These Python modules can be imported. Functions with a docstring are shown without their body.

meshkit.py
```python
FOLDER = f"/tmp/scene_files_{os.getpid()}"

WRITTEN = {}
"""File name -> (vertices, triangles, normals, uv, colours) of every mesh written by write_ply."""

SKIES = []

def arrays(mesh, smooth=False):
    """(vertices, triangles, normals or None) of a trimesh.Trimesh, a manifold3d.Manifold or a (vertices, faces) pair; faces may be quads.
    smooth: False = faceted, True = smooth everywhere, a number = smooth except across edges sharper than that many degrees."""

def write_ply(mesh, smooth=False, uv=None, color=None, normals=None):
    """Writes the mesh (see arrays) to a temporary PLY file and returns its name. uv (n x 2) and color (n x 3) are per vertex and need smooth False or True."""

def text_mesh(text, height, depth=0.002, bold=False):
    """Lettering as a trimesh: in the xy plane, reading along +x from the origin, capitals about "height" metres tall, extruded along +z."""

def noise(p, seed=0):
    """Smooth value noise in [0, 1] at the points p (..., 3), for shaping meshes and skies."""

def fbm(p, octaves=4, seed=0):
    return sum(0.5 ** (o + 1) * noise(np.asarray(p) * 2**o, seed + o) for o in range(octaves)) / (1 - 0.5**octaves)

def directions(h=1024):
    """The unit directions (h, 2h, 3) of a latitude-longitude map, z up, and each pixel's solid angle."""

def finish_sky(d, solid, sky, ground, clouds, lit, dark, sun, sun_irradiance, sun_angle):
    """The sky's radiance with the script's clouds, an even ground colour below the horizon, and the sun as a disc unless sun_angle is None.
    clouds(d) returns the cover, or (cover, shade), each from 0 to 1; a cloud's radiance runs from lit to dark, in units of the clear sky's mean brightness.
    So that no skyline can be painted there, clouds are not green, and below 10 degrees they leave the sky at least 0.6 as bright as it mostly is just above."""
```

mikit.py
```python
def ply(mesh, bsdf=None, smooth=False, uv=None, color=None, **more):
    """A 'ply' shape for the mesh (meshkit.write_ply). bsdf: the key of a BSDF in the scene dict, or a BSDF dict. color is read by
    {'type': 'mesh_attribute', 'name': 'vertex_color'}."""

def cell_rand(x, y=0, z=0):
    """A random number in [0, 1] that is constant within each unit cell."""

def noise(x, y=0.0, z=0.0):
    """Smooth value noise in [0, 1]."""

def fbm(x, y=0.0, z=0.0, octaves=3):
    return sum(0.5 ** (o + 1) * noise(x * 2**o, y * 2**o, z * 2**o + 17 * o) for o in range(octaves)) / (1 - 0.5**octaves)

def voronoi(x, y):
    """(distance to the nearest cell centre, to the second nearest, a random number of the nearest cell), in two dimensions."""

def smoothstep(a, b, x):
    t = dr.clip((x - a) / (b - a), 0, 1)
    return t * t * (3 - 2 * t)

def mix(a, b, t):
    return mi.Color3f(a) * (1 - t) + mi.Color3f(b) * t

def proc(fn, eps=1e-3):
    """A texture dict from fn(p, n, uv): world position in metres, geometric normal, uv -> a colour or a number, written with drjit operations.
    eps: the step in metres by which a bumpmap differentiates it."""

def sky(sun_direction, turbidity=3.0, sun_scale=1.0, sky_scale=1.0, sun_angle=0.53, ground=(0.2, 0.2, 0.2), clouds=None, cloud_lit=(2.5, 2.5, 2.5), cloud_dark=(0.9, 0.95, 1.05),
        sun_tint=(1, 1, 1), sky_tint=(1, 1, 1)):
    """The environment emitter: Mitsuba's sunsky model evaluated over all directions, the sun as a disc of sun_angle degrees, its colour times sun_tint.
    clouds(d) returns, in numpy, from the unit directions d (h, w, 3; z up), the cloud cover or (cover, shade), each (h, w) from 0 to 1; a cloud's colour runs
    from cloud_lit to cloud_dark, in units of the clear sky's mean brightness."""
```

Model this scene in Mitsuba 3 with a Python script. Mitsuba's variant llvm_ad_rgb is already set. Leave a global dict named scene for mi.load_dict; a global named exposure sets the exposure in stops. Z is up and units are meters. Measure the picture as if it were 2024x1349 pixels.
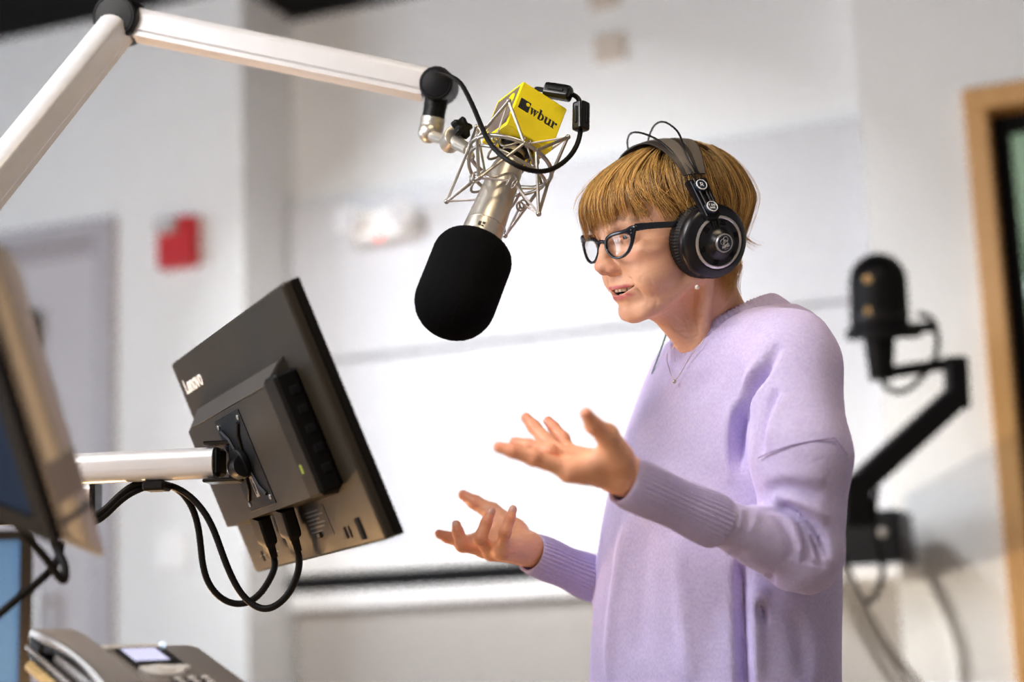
import math, numpy as np, trimesh, mitsuba as mi, mikit, meshkit, manifold3d as m3, drjit as dr
from shapely.geometry import Polygon, Point, LineString, box as sbox
from shapely import affinity
from shapely.ops import unary_union
from scipy.interpolate import CubicSpline, PchipInterpolator
rng = np.random.default_rng(7)
scene, labels = {}, {}
T4 = mi.ScalarTransform4f

# ------------------------------------------------------------------ camera
FPX, CX, CY = 3300.0, 1012.0, 674.5
PITCH, ROLL = math.atan(615 / FPX), math.radians(2.3)
CAM = np.array([0.0, 0.0, 1.0])
_F = np.array([0, math.cos(PITCH), math.sin(PITCH)])
_U0 = np.array([0, -math.sin(PITCH), math.cos(PITCH)])
_R = math.cos(ROLL) * np.array([1.0, 0, 0]) - math.sin(ROLL) * _U0
_U = math.cos(ROLL) * _U0 + math.sin(ROLL) * np.array([1.0, 0, 0])
CM = np.stack([_R, -_U, _F], 1)            # camera axes (right, down, forward) -> world

def P(px, py, d):
    """world point seen at the photograph's pixel, d metres along the camera's axis (for measuring places)"""
    return CAM + CM @ np.array([(px - CX) / FPX * d, (py - CY) / FPX * d, d])

def C2W(v):
    return CAM + np.asarray(v, float) @ CM.T

scene['camera'] = {'type': 'thinlens', 'fov': math.degrees(2 * math.atan(1012 / FPX)), 'fov_axis': 'x',
                   'aperture_radius': 0.0195, 'focus_distance': 2.09, 'near_clip': 0.05, 'far_clip': 60.0,
                   'to_world': T4().look_at(origin=CAM.tolist(), target=(CAM + _F).tolist(), up=_U.tolist())}
exposure = -0.12

# building frame: u runs along the back wall to the right, n comes out of that wall into the room
UV = np.array([math.sin(math.radians(67.6)), -math.cos(math.radians(67.6)), 0.0])
NV = np.array([-math.cos(math.radians(67.6)), -math.sin(math.radians(67.6)), 0.0])
_r = CM @ np.array([(490 - CX) / FPX, (1290 - CY) / FPX, 1.0])
O = CAM + _r * (4.25 / _r[1]); O[2] = 0.0
ZV = np.array([0, 0, 1.0])
BF = np.stack([UV, NV, ZV], 1)

def W(u, n, z):
    return O + UV * u + NV * n + ZV * z

def hit(px, py, n):
    """(u, z) where the pixel's ray meets the vertical plane at n in front of the left wall block"""
    d = CM @ np.array([(px - CX) / FPX, (py - CY) / FPX, 1.0])
    k = ((O + NV * n - CAM) @ NV) / (d @ NV)
    q = CAM + d * k
    return float((q - O) @ UV), float(q[2])

# ------------------------------------------------------------------ lights
CEIL = 2.98
def area_light(key, mesh, rgb):
    scene[key] = mikit.ply(mesh, 'light_white', emitter={'type': 'area', 'radiance': {'type': 'rgb', 'value': list(rgb)}})

def rgbt(v):
    return {'type': 'rgb', 'value': [float(x) for x in v]}

# ------------------------------------------------------------------ mesh helpers
def frame(o, x, y, z):
    m = np.eye(4); m[:3, 0], m[:3, 1], m[:3, 2], m[:3, 3] = x, y, z, o
    return m

def unit(v):
    v = np.asarray(v, float); return v / np.linalg.norm(v)

def frame_z(o, z, xh=(1, 0, 0)):
    z = unit(z); x = np.asarray(xh, float) - z * np.dot(xh, z)
    if np.linalg.norm(x) < 1e-3:
        x = np.cross(z, [0, 1, 0.3])
    x = unit(x); return frame(o, x, np.cross(z, x), z)

def tf(mesh, m):
    mesh = mesh.copy(); mesh.apply_transform(m); return mesh

def join(*ms):
    return trimesh.util.concatenate([m for x in ms for m in (x if isinstance(x, list) else [x])])

def hullmesh(pts):
    return trimesh.convex.convex_hull(np.asarray(pts, float))

def cbox(sx, sy, sz, c=0.002, o=(0, 0, 0)):
    c = min(c, .45 * min(sx, sy, sz)); a, b, d = sx / 2, sy / 2, sz / 2
    p = []
    for i in (-1, 1):
        for j in (-1, 1):
            for k in (-1, 1):
                p += [(i * (a - c), j * (b - c), k * d), (i * (a - c), j * b, k * (d - c)), (i * a, j * (b - c), k * (d - c))]
    m = hullmesh(p); m.apply_translation(o); return m

def bfbox(u0, u1, n0, n1, z0, z1, c=0.002):
    """chamfered box in the building frame"""
    m = cbox(abs(u1 - u0), abs(n1 - n0), abs(z1 - z0), c)
    return tf(m, frame(W((u0 + u1) / 2, (n0 + n1) / 2, (z0 + z1) / 2), UV, NV, ZV))

def lathe(prof, seg=48, m=None):
    """profile [(r, z), ...] around z, closed at r = 0 ends"""
    prof = np.asarray(prof, float); a = np.arange(seg) * 2 * np.pi / seg
    v = np.stack([prof[:, None, 0] * np.cos(a), prof[:, None, 0] * np.sin(a), np.repeat(prof[:, 1:2], seg, 1)], -1).reshape(-1, 3)
    n = len(prof); i, j = np.meshgrid(np.arange(n - 1), np.arange(seg), indexing='ij'); k = (j + 1) % seg
    q = np.stack([i * seg + j, i * seg + k, (i + 1) * seg + k, (i + 1) * seg + j], -1).reshape(-1, 4)
    f = np.vstack([q[:, [0, 1, 2]], q[:, [0, 2, 3]]])
    t = trimesh.Trimesh(v, f, process=False); t.merge_vertices(); t.update_faces(t.nondegenerate_faces())
    return tf(t, m) if m is not None else t

def smooth_path(pts, n=60):
    pts = np.asarray(pts, float); s = np.r_[0, np.cumsum(np.linalg.norm(np.diff(pts, axis=0), axis=1))]
    return CubicSpline(s, pts)(np.linspace(0, s[-1], n))

def tube(pts, r, sides=12, closed=False, cap=True):
    p = np.asarray(pts, float); n = len(p); r = np.broadcast_to(r, (n,))
    t = np.gradient(p, axis=0) if not closed else np.roll(p, -1, 0) - np.roll(p, 1, 0)
    t /= np.linalg.norm(t, axis=1, keepdims=True) + 1e-12
    a = np.zeros_like(p); ref = np.array([0, 0, 1.0]) if abs(t[0, 2]) < .9 else np.array([1.0, 0, 0])
    a[0] = unit(np.cross(t[0], ref))
    for i in range(1, n):
        v = a[i - 1] - t[i] * np.dot(a[i - 1], t[i]); a[i] = v / (np.linalg.norm(v) + 1e-12)
    b = np.cross(t, a); ang = np.arange(sides) * 2 * np.pi / sides
    v = (p[:, None] + r[:, None, None] * (np.cos(ang)[None, :, None] * a[:, None] + np.sin(ang)[None, :, None] * b[:, None])).reshape(-1, 3)
    m = n if closed else n - 1
    i, j = np.meshgrid(np.arange(m), np.arange(sides), indexing='ij'); i2 = (i + 1) % n; k = (j + 1) % sides
    q = np.stack([i * sides + j, i * sides + k, i2 * sides + k, i2 * sides + j], -1).reshape(-1, 4)
    f = [q[:, [0, 1, 2]], q[:, [0, 2, 3]]]
    if cap and not closed:
        c0, c1 = len(v), len(v) + 1; v = np.vstack([v, p[:1], p[-1:]]); jj = np.arange(sides); kk = (jj + 1) % sides
        f += [np.stack([jj * 0 + c0, kk, jj], 1), np.stack([jj * 0 + c1, (n - 1) * sides + jj, (n - 1) * sides + kk], 1)]
    return trimesh.Trimesh(v, np.vstack(f), process=False)

def rod(a, b, r, sides=10, r2=None):
    return tube(np.linspace(a, b, 2), [r, r if r2 is None else r2], sides)

def extrude(poly, h, m=None):
    ps = getattr(poly, 'geoms', [poly])
    t = join([trimesh.creation.extrude_polygon(g, h, engine='earcut') for g in ps if g.area > 1e-12])
    return tf(t, m) if m is not None else t

def rrect(w, h, r, n=6):
    return sbox(-w / 2 + r, -h / 2 + r, w / 2 - r, h / 2 - r).buffer(r, quad_segs=n)

def loft(polys, zs, m=None):
    """stack of equal-count 2-D rings at heights zs, capped"""
    n = len(polys[0]); v = np.vstack([np.c_[p, np.full(n, z)] for p, z in zip(polys, zs)])
    L = len(polys); i, j = np.meshgrid(np.arange(L - 1), np.arange(n), indexing='ij'); k = (j + 1) % n
    q = np.stack([i * n + j, i * n + k, (i + 1) * n + k, (i + 1) * n + j], -1).reshape(-1, 4)
    c0, c1 = len(v), len(v) + 1; v = np.vstack([v, v[:n].mean(0), v[-n:].mean(0)]); jj = np.arange(n); kk = (jj + 1) % n
    f = np.vstack([q[:, [0, 1, 2]], q[:, [0, 2, 3]], np.stack([jj * 0 + c0, kk, jj], 1), np.stack([jj * 0 + c1, (L - 1) * n + jj, (L - 1) * n + kk], 1)])
    t = trimesh.Trimesh(v, f, process=False)
    return tf(t, m) if m is not None else t

def disc_body(r, h, c=.003, seg=48, m=None, inset=None):
    """thick round disc, axis z from 0 to h, rounded rim, optional shallow ring groove on the top"""
    p = [(0, 0), (r - c, 0), (r - .3 * c, .3 * c), (r, c), (r, h - c), (r - .3 * c, h - .3 * c), (r - c, h)]
    if inset:
        p += [(r * inset + .0012, h), (r * inset + .0006, h - .0012), (r * inset - .0006, h - .0012), (r * inset - .0012, h + .0003), (r * .4, h + .0015)]
    p += [(0, h + (.0018 if inset else 0))]
    return lathe(p, seg, m)

# ------------------------------------------------------------------ naming
def key_of(name, parent=None):
    base = (parent + '__' if parent else '') + name
    k, i = base, 0
    while k in scene or k in labels or any(s.startswith(k + '__') for s in scene):
        i += 1; k = f'{base}_{i:03d}'
    return k

def thing(name, label, cat, group=None):
    k = key_of(name); labels[k] = {'label': label, 'category': cat}
    if group: labels[k]['group'] = group
    return k

def obj(name, mesh, mat, parent=None, label=None, smooth=35, kind=None, **more):
    k = key_of(name, parent); scene[k] = mikit.ply(mesh, mat, smooth=smooth, **more)
    if label or kind:
        labels.setdefault(k, {})
        if label: labels[k]['label'] = label
        if kind: labels[k]['kind'] = kind
    return k

def solo(name, mesh, mat, label, cat, group=None, **more):
    k = obj(name, mesh, mat, None, **more); labels[k] = {'label': label, 'category': cat}
    if group: labels[k]['group'] = group
    return k

def struct(name, mesh, mat, label=None, **more):
    return obj(name, mesh, mat, None, label, kind='structure', **more)

# ------------------------------------------------------------------ materials
def pr(key, col, rough=.5, metal=0.0, spec=.5, two=True, **more):
    c = col if isinstance(col, dict) else rgbt(col)
    b = {'type': 'principled', 'base_color': c, 'roughness': rough, 'metallic': metal, 'specular': spec, **more}
    scene[key] = {'type': 'twosided', 'bsdf': b} if two else b

def fabric_panel(p, n, uv):
    return mikit.mix((.60, .605, .64), (.66, .665, .70), mikit.fbm(p[0] * 90, p[1] * 90, p[2] * 90))
def wall_paint(p, n, uv):
    return mikit.mix((.785, .795, .80), (.815, .825, .83), mikit.fbm(p[0] * 3, p[1] * 3, p[2] * 3))
def wood(p, n, uv):
    g = mikit.fbm(p[0] * 55, p[1] * 55, p[2] * 2.2, octaves=4)
    return mikit.mix((.50, .26, .085), (.66, .38, .15), g)
def desk_wood(p, n, uv):
    g = mikit.fbm(p[0] * 3, p[1] * 40, p[2] * 3, octaves=4)
    return mikit.mix((.52, .34, .17), (.68, .48, .27), g)
def carpet(p, n, uv):
    return mikit.mix((.36, .27, .18), (.48, .37, .26), mikit.fbm(p[0] * 60, p[1] * 60))
scene['light_white'] = {'type': 'diffuse', 'reflectance': rgbt((.8, .8, .8))}
pr('wall_mat', mikit.proc(wall_paint), .75, spec=.3)
pr('panel_mat', mikit.proc(fabric_panel), .95, spec=.1)
pr('ceil_mat', (.008, .008, .009), .9, spec=.1)
pr('unseen_carpet_mat', mikit.proc(carpet), .95, spec=.1)
pr('white_lam', (.84, .83, .82), .4)
pr('grey_lam', (.38, .35, .325), .6)
pr('door_mat', (.50, .475, .50), .55)
pr('doorframe_mat', (.40, .38, .41), .5)
pr('wood_mat', mikit.proc(wood), .4)
pr('desk_mat', mikit.proc(desk_wood), .35)
pr('black_plastic', (.004, .004, .0045), .42, spec=.16)
pr('black_gloss', (.005, .005, .005), .18, spec=.4)
pr('black_rubber', (.0045, .004, .004), .5, spec=.14)
pr('dark_gap', (.006, .006, .007), .8, spec=.1)
pr('red_plastic', (.50, .008, .012), .35)
pr('steel', (.62, .60, .57), .3, metal=1.0)
pr('silver_paint', (.74, .73, .74), .34, metal=.25)
pr('arm_white', (.60, .59, .61), .30, metal=.15)
pr('nickel', (.60, .555, .49), .34, metal=.85)
pr('nickel_wire', (.46, .43, .39), .32, metal=.9)
pr('elastic_mat', (.68, .66, .66), .7)
pr('foam_mat', (.004, .004, .0045), 1.0, spec=.05)
pr('flag_yellow', (.86, .70, .012), .38)
pr('flag_black', (.012, .011, .012), .4)
pr('flag_brown', (.14, .105, .09), .5)
pr('mon_plastic', (.020, .0158, .0105), .42, spec=.25)
pr('mon_side', (.004, .0035, .0035), .5, spec=.12)
pr('letter_white', (.80, .79, .77), .4)
pr('green_lamp', (.25, .33, .02), .4)
pr('brass', (.80, .52, .22), .3, metal=.9)
pr('phone_silver', (.36, .33, .31), .30, metal=.6)
pr('phone_white', (.74, .73, .72), .4)
scene['glass_pane'] = {'type': 'thindielectric', 'int_ior': 1.5}
scene['screen_blue'] = {'type': 'diffuse', 'reflectance': rgbt((.02, .03, .05))}
# ------------------------------------------------------------------ the room
UL, UR, NF, NB = -3.2, 3.4, 6.2, -0.27
UE, NR = 1.605, -0.10                      # right wall block: its edge and its plane
struct('floor', bfbox(UL, UR, NB - .1, NF, -.1, 0), 'unseen_carpet_mat')  # floor out of view, warm tan chosen to bounce warm light upwards
struct('ceiling', bfbox(UL, UR, NB - .1, NF, 2.79, 2.9), 'ceil_mat')
struct('wall_back', bfbox(-.05, UE + .05, NB - .12, NB, 0, 2.79), 'wall_mat')
def wall_with_hole(u0, u1, n0, n1, hu0, hu1, hz0, hz1):
    return join(bfbox(u0, hu0, n0, n1, 0, 2.79, 0), bfbox(hu1, u1, n0, n1, 0, 2.79, 0), bfbox(hu0, hu1, n0, n1, hz1, 2.79, 0),
                *( [bfbox(hu0, hu1, n0, n1, 0, hz0, 0)] if hz0 > 0 else []))
struct('wall_left_block', wall_with_hole(UL, 0, NB - .12, 0, -1.42, -.405, 0, 2.205), 'wall_mat')
struct('wall_right_block', wall_with_hole(UE, UR, NB - .12, NR, 1.85, 2.95, 0, 2.205), 'wall_mat')
struct('wall_left', join(bfbox(UL - .12, UL, NB - .1, 2.0, 0, 2.79, 0), bfbox(UL - .12, UL, 4.9, NF, 0, 2.79, 0), bfbox(UL - .12, UL, 2.0, 4.9, 0, .85, 0), bfbox(UL - .12, UL, 2.0, 4.9, 2.6, 2.79, 0)), 'wall_mat')
struct('wall_right', bfbox(UR, UR + .12, NB - .1, NF, 0, 2.79), 'unseen_wall_dark')
struct('wall_front', bfbox(UL, UR, NF, NF + .12, 0, 2.79), 'unseen_wall_dark')
pr('unseen_wall_dark', (.30, .29, .29), .9, spec=.1)  # unseen right and front walls, kept dark so they bounce less light

# door in the left block: frame, leaf, strike-side pull and closer
d = struct('door_1', join(bfbox(-1.40, -.425, -.10, -.055, .01, 2.15, .002)), 'door_mat', 'grey flush door with a narrow black closer')
for nm, b in (('jamb', (-.468, -.402, -.12, .015, 0, 2.16)), ('jamb', (-1.46, -1.40, -.12, .015, 0, 2.16)), ('head_frame', (-1.46, -.402, -.12, .0151, 2.155, 2.21))):
    obj(nm, bfbox(*b, .004), 'doorframe_mat', d)
for nm, b in (('stop', (-.484, -.466, -.056, -.03, 0, 2.155)), ('stop', (-1.40, -.484, -.056, -.03, 2.13, 2.156))):
    obj(nm, bfbox(*b, .002), 'doorframe_mat', d)
uh, zh = hit(88, 1230, -.04)
obj('pull_handle', join(tube(np.linspace(W(uh, -.012, zh - .09), W(uh, -.012, zh + .08), 6), .011), rod(W(uh, -.058, zh + .06), W(uh, -.012, zh + .06), .008), rod(W(uh, -.058, zh - .07), W(uh, -.012, zh - .07), .008)), 'steel', d, 'bright metal pull handle')
uc, zc = hit(66, 650, -.04)
obj('closer_arm', bfbox(uc - .16, uc + .008, -.056, -.02, zc - .05, zc + .05, .004), 'black_plastic', d, 'black door closer box')

# acoustic panels in the niche
pan = struct('wall_panels', bfbox(.012, 1.6, NB, NB + .012, 1.285, 2.235, 0), 'panel_mat')
obj('panel', bfbox(.010, 1.586, NB + .012, NB + .05, 1.79, 2.232, .004), 'panel_mat', pan)
obj('panel', bfbox(.010, 1.586, NB + .012, NB + .05, 1.287, 1.782, .004), 'panel_mat', pan)
# ledge with a black strip, lower cladding
struct('trim_1', bfbox(.012, UE, NB, NB + .075, 1.217, 1.283, .006), 'white_lam', 'white ledge running below the wall panels')
struct('trim_2', bfbox(.012, UE, NB, NB + .080, 1.174, 1.217, 0), 'dark_gap', 'black strip under the white ledge')
struct('trim_3', bfbox(.012, UE, NB, NB + .085, 1.126, 1.175, .004), 'white_lam', 'white rail below the black strip')
struct('wall_lower_panel', bfbox(.012, UE, NB, NB + .05, 0, 1.128, .003), 'grey_lam')
for i, (u, z, w, h) in enumerate(((hit(1206, 95, NB)[0], hit(1206, 95, NB)[1], .082, .075), (hit(1195, 2, NB)[0], hit(1195, 2, NB)[1], .08, .045))):
    pr('plate_mat', (.60, .52, .45), .5)
    solo('cover_plate', bfbox(u - w / 2, u + w / 2, NB, NB + .012, z - h / 2, z + h / 2, .003), 'plate_mat',
         ('beige square cover plate high on the wall above the microphone', 'beige cover plate partly cut off by the top edge of the wall view')[i], 'cover plate')
uq, zq = hit(345, 1090, 0)
solo('wall_plate', bfbox(uq - .05, uq + .045, 0, .008, zq - .05, zq + .05, .003), 'white_lam', 'white blank plate on the wall behind the monitor cables', 'wall plate')

# door on the right: oak frame, dark gasket, green-tinted glass
scene['glass_green'] = {'type': 'thindielectric', 'int_ior': 1.5, 'specular_transmittance': rgbt((.72, .80, .72))}
d2 = struct('door_2', bfbox(1.93, 2.86, NR - .070, NR - .062, .1, 2.125, 0), 'glass_green', 'greenish glass panel of the oak framed door')
obj('frame_stile', bfbox(1.842, 1.892, NR - .11, NR + .028, 0, 2.16, .003), 'wood_mat', d2, 'oak door frame')
obj('frame_stile', bfbox(2.90, 2.955, NR - .11, NR + .028, 0, 2.16, .003), 'wood_mat', d2, 'oak door frame')
obj('frame_head', bfbox(1.842, 2.955, NR - .11, NR + .0281, 2.158, 2.212, .003), 'wood_mat', d2, 'oak door frame')
obj('gasket', join(bfbox(1.892, 1.93, NR - .085, NR - .045, 0, 2.158, .003), bfbox(1.892, 2.9, NR - .085, NR - .045, 2.12, 2.158, .003)), 'dark_gap', d2, 'dark gasket round the glass')
struct('wall_corridor', join(bfbox(1.7, UR, NR - 1.5, NR - 1.4, 0, 2.79, 0), bfbox(1.7, UR, NR - 1.4, NB - .12, 2.75, 2.79, 0), bfbox(1.68, 1.72, NR - 1.4, NB - .12, 0, 2.79, 0)), 'corr_mat')
pr('corr_mat', (.50, .53, .45), .8)

# fire alarm and emergency light
u0, z0 = hit(320, 436, 0); u1, z1 = hit(394, 530, 0); uf, zf = (u0 + u1) / 2 + .004, (z0 + z1) / 2
fa = thing('fire_alarm', 'red fire alarm strobe with a clear lens beside the grey door', 'fire alarm')
fm = frame(W(uf, 0, zf), UV, ZV, np.cross(UV, ZV) if np.dot(np.cross(UV, ZV), NV) > 0 else -np.cross(UV, ZV))
def wallf(u, n, z):
    """x along the wall, y up, z out of the wall"""
    return frame(W(u, n, z), UV, ZV, np.cross(UV, ZV))
obj('housing', tf(loft([np.array(rrect(.116, .138, .012).exterior.coords)[:-1] * s for s in (1, 1, .93)], (0, .028, .036)), wallf(uf, 0, zf)), 'red_plastic', fa)
scene['lens_mat'] = {'type': 'dielectric', 'int_ior': 1.45}
pr('lens_mat', (.55, .54, .56), .12)
obj('strobe_lens', tf(loft([np.array(rrect(.062, .040, .008).exterior.coords)[:-1] * s for s in (1, 1, .8)], (.034, .05, .058)), wallf(uf - .022, 0, zf + .042)), 'lens_mat', fa, 'clear strobe lens')
obj('reflector', tf(cbox(.055, .012, .012, .003), wallf(uf - .022, .05, zf + .042)), 'steel', fa)
ue, ze = .318, 2.128
em = thing('emergency_light', 'white emergency light with two lamp heads and a red indicator on the panel', 'emergency light')
obj('housing', tf(loft([np.array(rrect(.20, .085, .02).exterior.coords)[:-1] * s for s in (1, 1, .88)], (0, .045, .06)), wallf(ue, NB + .05, ze)), 'white_lam', em)
for s in (-1, 1):
    h_ = tf(lathe([(0, 0), (.030, 0), (.036, .01), (.038, .035), (.034, .04), (0, .036)], 32), wallf(ue + s * .075, NB + .105, ze + .012))
    lh = obj('lamp_head', h_, 'white_lam', em)
    obj('lens', tf(lathe([(0, .038), (.031, .038), (.028, .044), (0, .047)], 32), wallf(ue + s * .075, NB + .105, ze + .012)), 'lens_mat', lh)
scene['led_red'] = {'type': 'diffuse', 'reflectance': rgbt((.5, .05, .04))}
k = obj('indicator', tf(lathe([(0, 0), (.008, 0), (.008, .004), (0, .007)], 16), wallf(.316, NB + .11, 2.092)), 'led_red', em, 'red indicator lamp')
scene[k]['emitter'] = {'type': 'area', 'radiance': rgbt((3.5, .35, .25))}

# unseen glowing windows in the left wall, lighting her front; unseen lamps
for i, (a, b) in enumerate(((2.0, 3.43), (3.46, 4.9))):
    k = struct(f'unseen_window_{i + 2}', bfbox(UL - .10, UL - .085, a, b, .85, 2.6, 0), 'light_white')
    scene[k]['emitter'] = {'type': 'area', 'radiance': rgbt(np.array((.88, 1.0, 1.16)) * 9)}
    obj('frame', join(bfbox(UL - .09, UL + .01, a - .03, a + .03, .85, 2.6), bfbox(UL - .09, UL + .01, b - .03, b + .03, .85, 2.6), bfbox(UL - .09, UL + .01, a, b, .82, .88), bfbox(UL - .09, UL + .01, a, b, 2.57, 2.63)), 'doorframe_mat', k)
def unseen_ceiling_lamp(label, u0, u1, n0, n1, rgb, z=2.70):  # lamps out of view, placed to light the presenter, right side and corridor
    t = thing('unseen_ceiling_lamp', label, 'ceiling light')
    obj('housing', join(bfbox(u0, u1, n0, n1, z, z + .05, .004), *[rod(W(u, n, z + .05), W(u, n, 2.79), .004) for u in (u0 + .05, u1 - .05) for n in (n0 + .05, n1 - .05)]), 'white_lam', t)
    k = obj('diffuser', bfbox(u0 + .02, u1 - .02, n0 + .02, n1 - .02, z - .012, z, 0), 'light_white', t)
    scene[k]['emitter'] = {'type': 'area', 'radiance': rgbt(rgb)}
WARM = np.array((1.0, .90, .78)); NEUT = np.array((.95, .99, 1.06))
unseen_ceiling_lamp('unseen long suspended lamp placed to light the presenter', -.6, .9, 2.3, 2.9, NEUT * 4.5)
unseen_ceiling_lamp('unseen suspended warm lamp placed to light the right side', 1.9, 2.3, 1.8, 3.2, np.array((1.0, .80, .54)) * 11)
unseen_ceiling_lamp('unseen suspended lamp behind the photographer, placed to light her face', -.8, 1.6, 4.3, 4.9, NEUT * 10)
unseen_ceiling_lamp('unseen corridor lamp placed to light the space beyond the oak framed door', 2.0, 2.8, NR - 1.1, NR - .6, NEUT * 14)
# unseen LED light for the right wall, unseen track spot for the panels
def spot_lamp(kind, label, cat, sp, tg, col, cut, beam, stand):
    ts = thing(kind, label, cat); fz = frame_z(sp, sp - tg)
    obj('lamp_head', tf(lathe([(0, .01), (.030, .01), (.034, -.004), (.036, -.004), (.036, .05), (.022, .07), (0, .07)], 24), fz), 'black_plastic', ts)
    obj('stand', join(*[rod(a, b, .008, 10) for a, b in stand]), 'black_plastic', ts)
    scene[ts + '_beam'] = {'type': 'spot', 'to_world': T4().look_at(origin=(sp + unit(tg - sp) * .012).tolist(), target=tg.tolist(), up=[0, 0, 1]), 'intensity': rgbt(col), 'cutoff_angle': cut, 'beam_width': beam}
sp = W(.74, .60, .895)
spot_lamp('unseen_led_light', 'unseen small LED light on a low stand behind the presenter, placed to light the right wall', 'studio light', sp, W(1.80, NR, 1.22), np.array((1.0, .88, .70)) * 3.0, 26.0, 12.0,
          [(sp - ZV * .03, W(.74, .60, .03))] + [(W(.74, .60, .25), W(.74 + .22 * math.cos(a), .60 + .22 * math.sin(a), .008)) for a in (.3, 2.4, 4.5)])
sp = W(.45, 1.75, 2.55)
spot_lamp('unseen_track_spot', 'unseen black track spot on the ceiling, placed to light the wall panels', 'spotlight', sp, W(.80, NB, 1.46), np.array((.97, .99, 1.01)) * 25, 29.0, 3.0, [(sp + ZV * .02, W(.45, 1.80, 2.79))])

# unseen soft box left of view, placed to light the presenter
sb_o, sb_t = W(.66, 3.20, 2.22), W(1.62, 1.62, 1.28)
sfb = thing('unseen_softbox', 'unseen square white soft box on a stand, placed to light the presenter', 'studio light'); SB = frame_z(sb_o, sb_t - sb_o, (1, 0, 0))
k = obj('diffuser', tf(trimesh.Trimesh([(-.42, -.42, 0), (.42, -.42, 0), (.42, .42, 0), (-.42, .42, 0)], [(0, 1, 2), (0, 2, 3)], process=False), SB), 'light_white', sfb, smooth=False)
scene[k]['emitter'] = {'type': 'area', 'radiance': rgbt(np.array((1.0, .97, .95)) * 18)}
obj('shell', tf(join(hullmesh([(x, y, -.008) for x in (-.44, .44) for y in (-.44, .44)] + [(x, y, -.30) for x in (-.07, .07) for y in (-.07, .07)])), SB), 'black_plastic', sfb)
obj('stand', join(rod(sb_o - SB[:3, 2] * .25, W(.58, 3.36, .03), .014, 12), *[rod(W(.58, 3.36, .4), W(.58 + .4 * math.cos(a), 3.36 + .4 * math.sin(a), .012), .01, 8) for a in (.2, 2.3, 4.4)]), 'black_plastic', sfb)
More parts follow.
